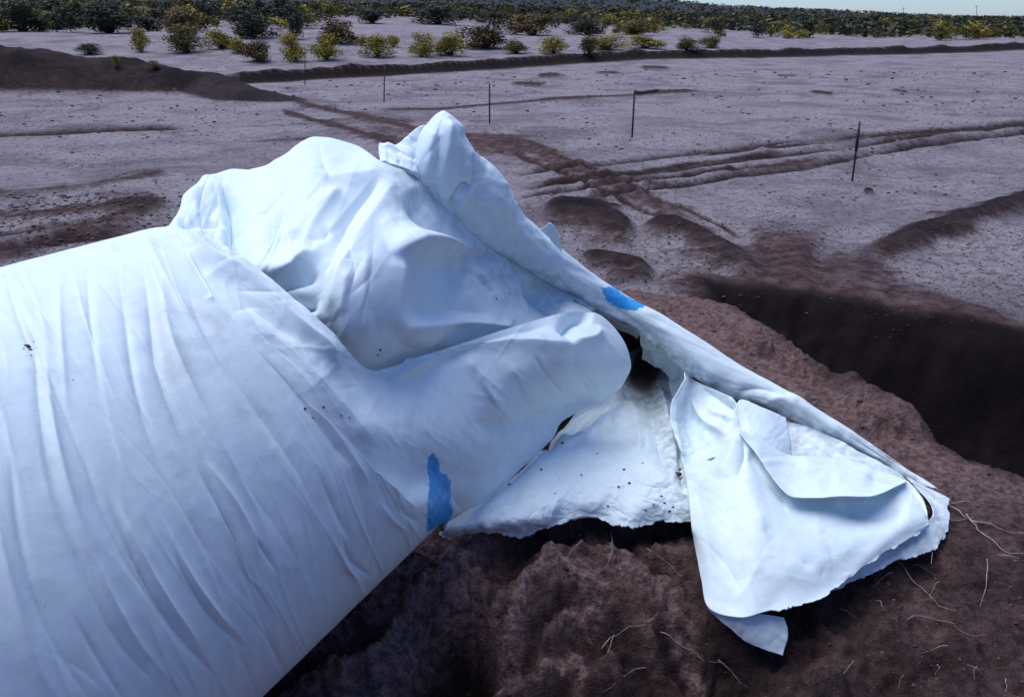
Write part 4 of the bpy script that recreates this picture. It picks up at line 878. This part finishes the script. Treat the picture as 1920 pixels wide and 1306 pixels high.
# ------------------------------------------------------------------ survey stakes
def box_between(a, b, w, t):
    a = np.asarray(a); b = np.asarray(b); d = b - a; d = d / np.linalg.norm(d); x = np.cross(d, [0, 1, 0]); x /= np.linalg.norm(x); y = np.cross(x, d)
    V = [p + sx * x * w / 2 + sy * y * t / 2 for p in (a, b) for sx, sy in ((-1, -1), (1, -1), (1, 1), (-1, 1))]
    return np.array(V), np.array([[0, 1, 2, 3], [7, 6, 5, 4], [0, 4, 5, 1], [1, 5, 6, 2], [2, 6, 7, 3], [3, 7, 4, 0]])
for (bx, by, tx, ty, w, lab) in [(572, 160, 572, 106, .035, 'thin dark stake farthest left in front of the yellow bushes'), (720, 192, 721, 124, .04, 'thin dark stake left of the fabric peak'), (918, 231, 918, 156, .045, 'dark stake just right of the fabric peak'),
                            (1185, 258, 1190, 170, .045, 'dark stake with a streamer blowing from its top'), (1598, 340, 1612, 228, .03, 'leaning dark stake standing over the rutted tracks at right')]:
    b = drop(bx, by); Yt = b[1] - .05; tp = at_y(tx, ty, Yt); r_ = empty('survey_stake', b); tag(r_, lab, 'stake', 'survey stakes on the plain')
    A = Acc(); m_ = b + (tp - b) * .6; A.add(*box_between(b - (tp - b) * .1, tp, w, w * .6)); A.build('post', M_STAKE, r_, False)
    if bx == 1598: A = Acc(); A.add(*box_between(b + (tp - b) * .52, b + (tp - b) * .88, w * 1.7, w * .8)); A.build('marker_board', M_STAKE, r_, False)
    if bx == 1185:
        xs = np.linspace(0, 1, 16); up = tp + np.stack([xs * .62, .05 * np.sin(xs * 7), -.03 * np.sin(xs * 5) + .01], 1); lo = up - np.stack([0 * xs, .02 * np.cos(xs * 6), .075 + .015 * np.sin(xs * 9)], 1)
        o = mesh_obj('streamer', np.stack([up, lo]).reshape(-1, 3), gridfaces(2, 16), M_TAPE, r_); md = o.modifiers.new('thickness', 'SOLIDIFY'); md.thickness = .004

# ------------------------------------------------------------------ desert bushes
def bush_mesh(seed, n, dense=1.0, leaf=.1, spread=1.0):
    q = np.random.default_rng(seed); nb = 15; cl = []
    for i in range(nb):
        a = q.uniform(0, 6.28); zc = q.uniform(.14, .74); rr = q.uniform(.02, .40) * (1.1 - .55 * zc) * spread; cl.append((rr * math.cos(a), rr * math.sin(a), zc, q.uniform(.15, .25)))
    V = []; F = []
    for i in range(n):
        c = cl[q.integers(nb)]; d = q.normal(0, 1, 3); d /= np.linalg.norm(d); r = c[3] * q.uniform(.45, 1.15); p = np.array(c[:3]) + d * r * [1, 1, 1.05]
        if p[2] < .02: p[2] = q.uniform(.02, .2)
        u = q.normal(0, 1, 3); u /= np.linalg.norm(u); w = np.cross(u, d + .3 * q.normal(0, 1, 3)); w /= max(np.linalg.norm(w), 1e-6); s = leaf * q.uniform(.5, 1.3)
        V += [p - u * s, p + w * s * .45, p + u * s, p - w * s * .45]; F.append([4 * i, 4 * i + 1, 4 * i + 2, 4 * i + 3])
    return np.array(V), np.array(F), cl
def stems(cl):
    A = Acc()
    for c in cl:
        P = np.array([(0, 0, -.05), (c[0] * .35, c[1] * .35, c[2] * .4), (c[0] * .8, c[1] * .8, c[2] * .8), (c[0] * 1.1, c[1] * 1.1, min(c[2] * 1.15, 1))]); A.add(*tube_mesh(P, .022, .006, 4))
    return A
VAR = []
for s in range(6):
    Vb, Fb, cl = bush_mesh(200 + s, 2600, leaf=.036); VAR.append((Vb, Fb, cl))
LM = {}; SM = {}
def bush_parts(v, tone):
    if (v, tone) not in LM:
        Vb, Fb, cl = VAR[v]; o = mesh_obj('foliage', Vb, Fb, LEAF[tone], None, False); LM[(v, tone)] = o.data; bpy.data.objects.remove(o)
    if v not in SM:
        o = stems(VAR[v][2]).build('stem', M_STEM, None, False); SM[v] = o.data; bpy.data.objects.remove(o)
    return LM[(v, tone)], SM[v]
BUSH = [(45, 60, 76, 52, 'dark', 'large dark bush at far left above the spoil mound'), (112, 56, 48, 36, 'dark', 'small dark bush next to the large far left bush'), (205, 62, 92, 50, 'dark', 'wide dark green bush above the spoil mound'),
 (265, 98, 32, 40, 'yellow', 'small yellow green bush standing alone above the mound end'), (352, 72, 74, 48, 'rust', 'tall rusty topped bush behind the big olive bush'), (350, 98, 66, 44, 'olive', 'big round olive bush at left of the bush row'),
 (415, 92, 56, 32, 'yellow', 'low yellowish bush right of the big olive bush'), (475, 72, 78, 46, 'dark', 'broad dark green bush behind the low yellowish bush'), (490, 116, 62, 40, 'rust', 'nearest rusty olive bush at left centre'), (447, 100, 36, 24, 'yellow', 'little yellow bush touching the nearest rusty bush'),
 (553, 74, 42, 44, 'dark', 'narrow dark bush behind the yellow green pair'), (553, 116, 54, 46, 'yellow', 'yellow green bush behind the leftmost stake'), (612, 112, 56, 42, 'yellow', 'rounded yellow green bush right of the leftmost stake'), (632, 82, 74, 46, 'rust', 'rusty olive bush behind the rounded yellow green bush'),
 (678, 86, 26, 18, 'yellow', 'tiny yellow bush left of the lone round bush'), (708, 107, 56, 36, 'yellow', 'lone round yellow bush on pale sand above second stake'), (738, 88, 26, 20, 'yellow', 'tiny yellow bush right of the lone round bush'), (790, 107, 42, 38, 'yellow', 'left one of two adjoining yellow bushes above the peak'), (845, 105, 60, 38, 'yellow', 'right one of two adjoining yellow bushes above the peak'),
 (910, 90, 98, 44, 'rust', 'wide rusty dark bush at centre'), (968, 100, 40, 24, 'olive', 'low olive bush at right foot of the wide rusty bush'), (1037, 101, 52, 28, 'yellow', 'low yellow bush on sand right of centre'), (1106, 104, 34, 34, 'olive', 'dark footed olive bush starting the yellow row'),
 (1140, 94, 60, 24, 'yellow', 'first long low yellow bush of the right row'), (1206, 91, 64, 22, 'yellow', 'second long low yellow bush of the right row'), (1286, 95, 44, 24, 'olive', 'olive bush closing the long yellow row'), (1335, 90, 44, 22, 'olive', 'small olive bush right of the long yellow row'),
 (168, 102, 42, 18, 'dark', 'low dark bush on the spoil mound shoulder'), (217, 126, 16, 20, 'yellow', 'tiny yellow plant on the spoil mound crest'), (290, 130, 22, 14, 'olive', 'tiny olive plant at the spoil mound end'), (1000, 66, 84, 34, 'rust', 'rusty bush mass behind the low yellow bush'), (1100, 66, 70, 30, 'dark', 'dark bush right of the pale sand gap'), (1185, 66, 72, 26, 'olive', 'olive bush behind the long yellow row'), (820, 46, 90, 30, 'dark', 'dark distant bush above the pale sand clearing'), (700, 44, 70, 26, 'dark', 'dark distant bush left of the pale sand clearing')]
for i, (bx, by, w, h, tone, lab) in enumerate(BUSH):
    b = drop(bx, by, 900)
    if b is None: continue
    dm = (b - CAMP) @ FW; W_, H_ = w * dm / FPX, h * dm / FPX
    r_ = empty('desert_bush', b); tag(r_, lab, 'bush', 'desert bushes beyond the bank'); lm, sm = bush_parts(i % 6, tone)
    for nm, me in (('foliage', lm), ('stem', sm)):
        o = bpy.data.objects.new(nm, me); COL.objects.link(o); o.parent = r_
    r_.rotation_euler = (0, 0, i * 1.7); k_ = W_ / .78; r_.scale = (k_, k_, H_ / .82)
# farther individual bushes
small = []
for s in range(5):
    Vb, Fb, cl = bush_mesh(300 + s, 520, leaf=.065)
    for tone in ('dark', 'olive', 'yellow', 'rust'):
        o = mesh_obj('distant_bush', Vb, Fb, LEAF[tone], None, False); small.append((tone, o.data)); bpy.data.objects.remove(o)
bytone = {t_: [m for tt_, m in small if tt_ == t_] for t_ in LEAF}
LABT = {'dark': 'dark green bush of the scrubland beyond the bank', 'olive': 'olive bush of the scrubland beyond the bank', 'yellow': 'yellowish bush of the scrubland beyond the bank', 'rust': 'rusty brown bush of the scrubland beyond the bank'}
spots = []
tries = 0
while len(spots) < 255 and tries < 6000:
    tries += 1; a = math.radians(random.uniform(-37, 37)); r = 75 + 120 * random.random() ** 1.3 ; x, y = r * math.sin(a), r * math.cos(a)
    px, _ = proj(np.array([x, y, 0.0]))
    if fbm(np.array([x / 22]), np.array([y / 22]), 3, 77)[0] < (-.22 if px < 1100 else -.35): continue
    if px < 1000 and r < 90: continue
    if px > 1000 and r < 100 + (px - 1000) * .03: continue
    if 640 < px < 880 and 80 < r < 125: continue
    spots.append((x, y, r, px))
zs = ground(np.array([s[0] for s in spots]), np.array([s[1] for s in spots]))[0]
for (x, y, r, px), zz in zip(spots, zs):
    tone = random.choices(['dark', 'olive', 'yellow', 'rust'], [5, 3, 1, 1.6] if px < 1100 else [2.5, 3, 3, 1.2])[0]
    o = bpy.data.objects.new('distant_bush', random.choice(bytone[tone])); COL.objects.link(o); o.location = (x, y, zz); k_ = random.uniform(2.4, 4.8) if px < 1100 else random.uniform(2, 4); o.scale = (k_, k_, k_ * random.uniform(.5, .75)); o.rotation_euler = (0, 0, random.uniform(0, 6.28))
    tag(o, LABT[tone], 'bush', 'scattered bushes of the scrubland, ' + tone)
# scrub that nobody could count
N = 12000; a = np.radians(rng.uniform(-48, 48, N)); r = np.exp(rng.uniform(math.log(135), math.log(2600), N)); x, y = r * np.sin(a), r * np.cos(a); zz = ground(x, y)[0]
for tone, sel in (('dark', rng.random(N) < .6),):
    for nm, idx, lab in (('distant_scrub', np.where(sel)[0], 'dark'), ('distant_scrub', np.where(~sel)[0], 'olive')):
        A = Acc()
        for i in idx:
            sz = rng.uniform(.8, 1.8) * (1 + r[i] / 700); q = rng.normal(0, .33, (12, 3)) * [sz * 1.3, sz * 1.3, 0] + [x[i], y[i], zz[i]]; q[:, 2] += rng.uniform(.1, .75, 12) * sz
            V = []; F = []
            for k, p in enumerate(q):
                u = rng.normal(0, 1, 3) * [1, .6, .45]; w = rng.normal(0, 1, 3) * [.8, .5, .6]; s_ = sz * .26; V += [p - u * s_, p + w * s_ * .7, p + u * s_, p - w * s_ * .7]; F.append([4 * k, 4 * k + 1, 4 * k + 2, 4 * k + 3])
            A.add(V, F)
        tag(A.build(nm, LEAF[lab], None, False), lab + ' scrub covering the far plain up to the mesa', 'scrub', None, 'stuff')
# two faint poles on the far plain
for px, y0, y1, lab in ((1694, 33, 14, 'faint distant pole, left one of the two on the right skyline'), (1831, 36, 10, 'faint distant pole, right one of the two on the right skyline')):
    b = at_y(px, 40, 700.0); b[2] = gz_at(b[0], b[1]); t_ = at_y(px, y1, 700.0); A = Acc(); A.add(*tube_mesh(np.array([b - [0, 0, 1], (b + t_) / 2, t_]), .25, .15, 6)); r_ = empty('utility_pole', b); tag(r_, lab, 'pole', 'poles on the skyline'); A.build('post', M_STAKE, r_)
    A = Acc(); A.add(*box_between(t_ - [1.2, 0, 1.0], t_ + [1.2, 0, -1.0], .2, .2)); A.build('crossarm', M_STAKE, r_, False)
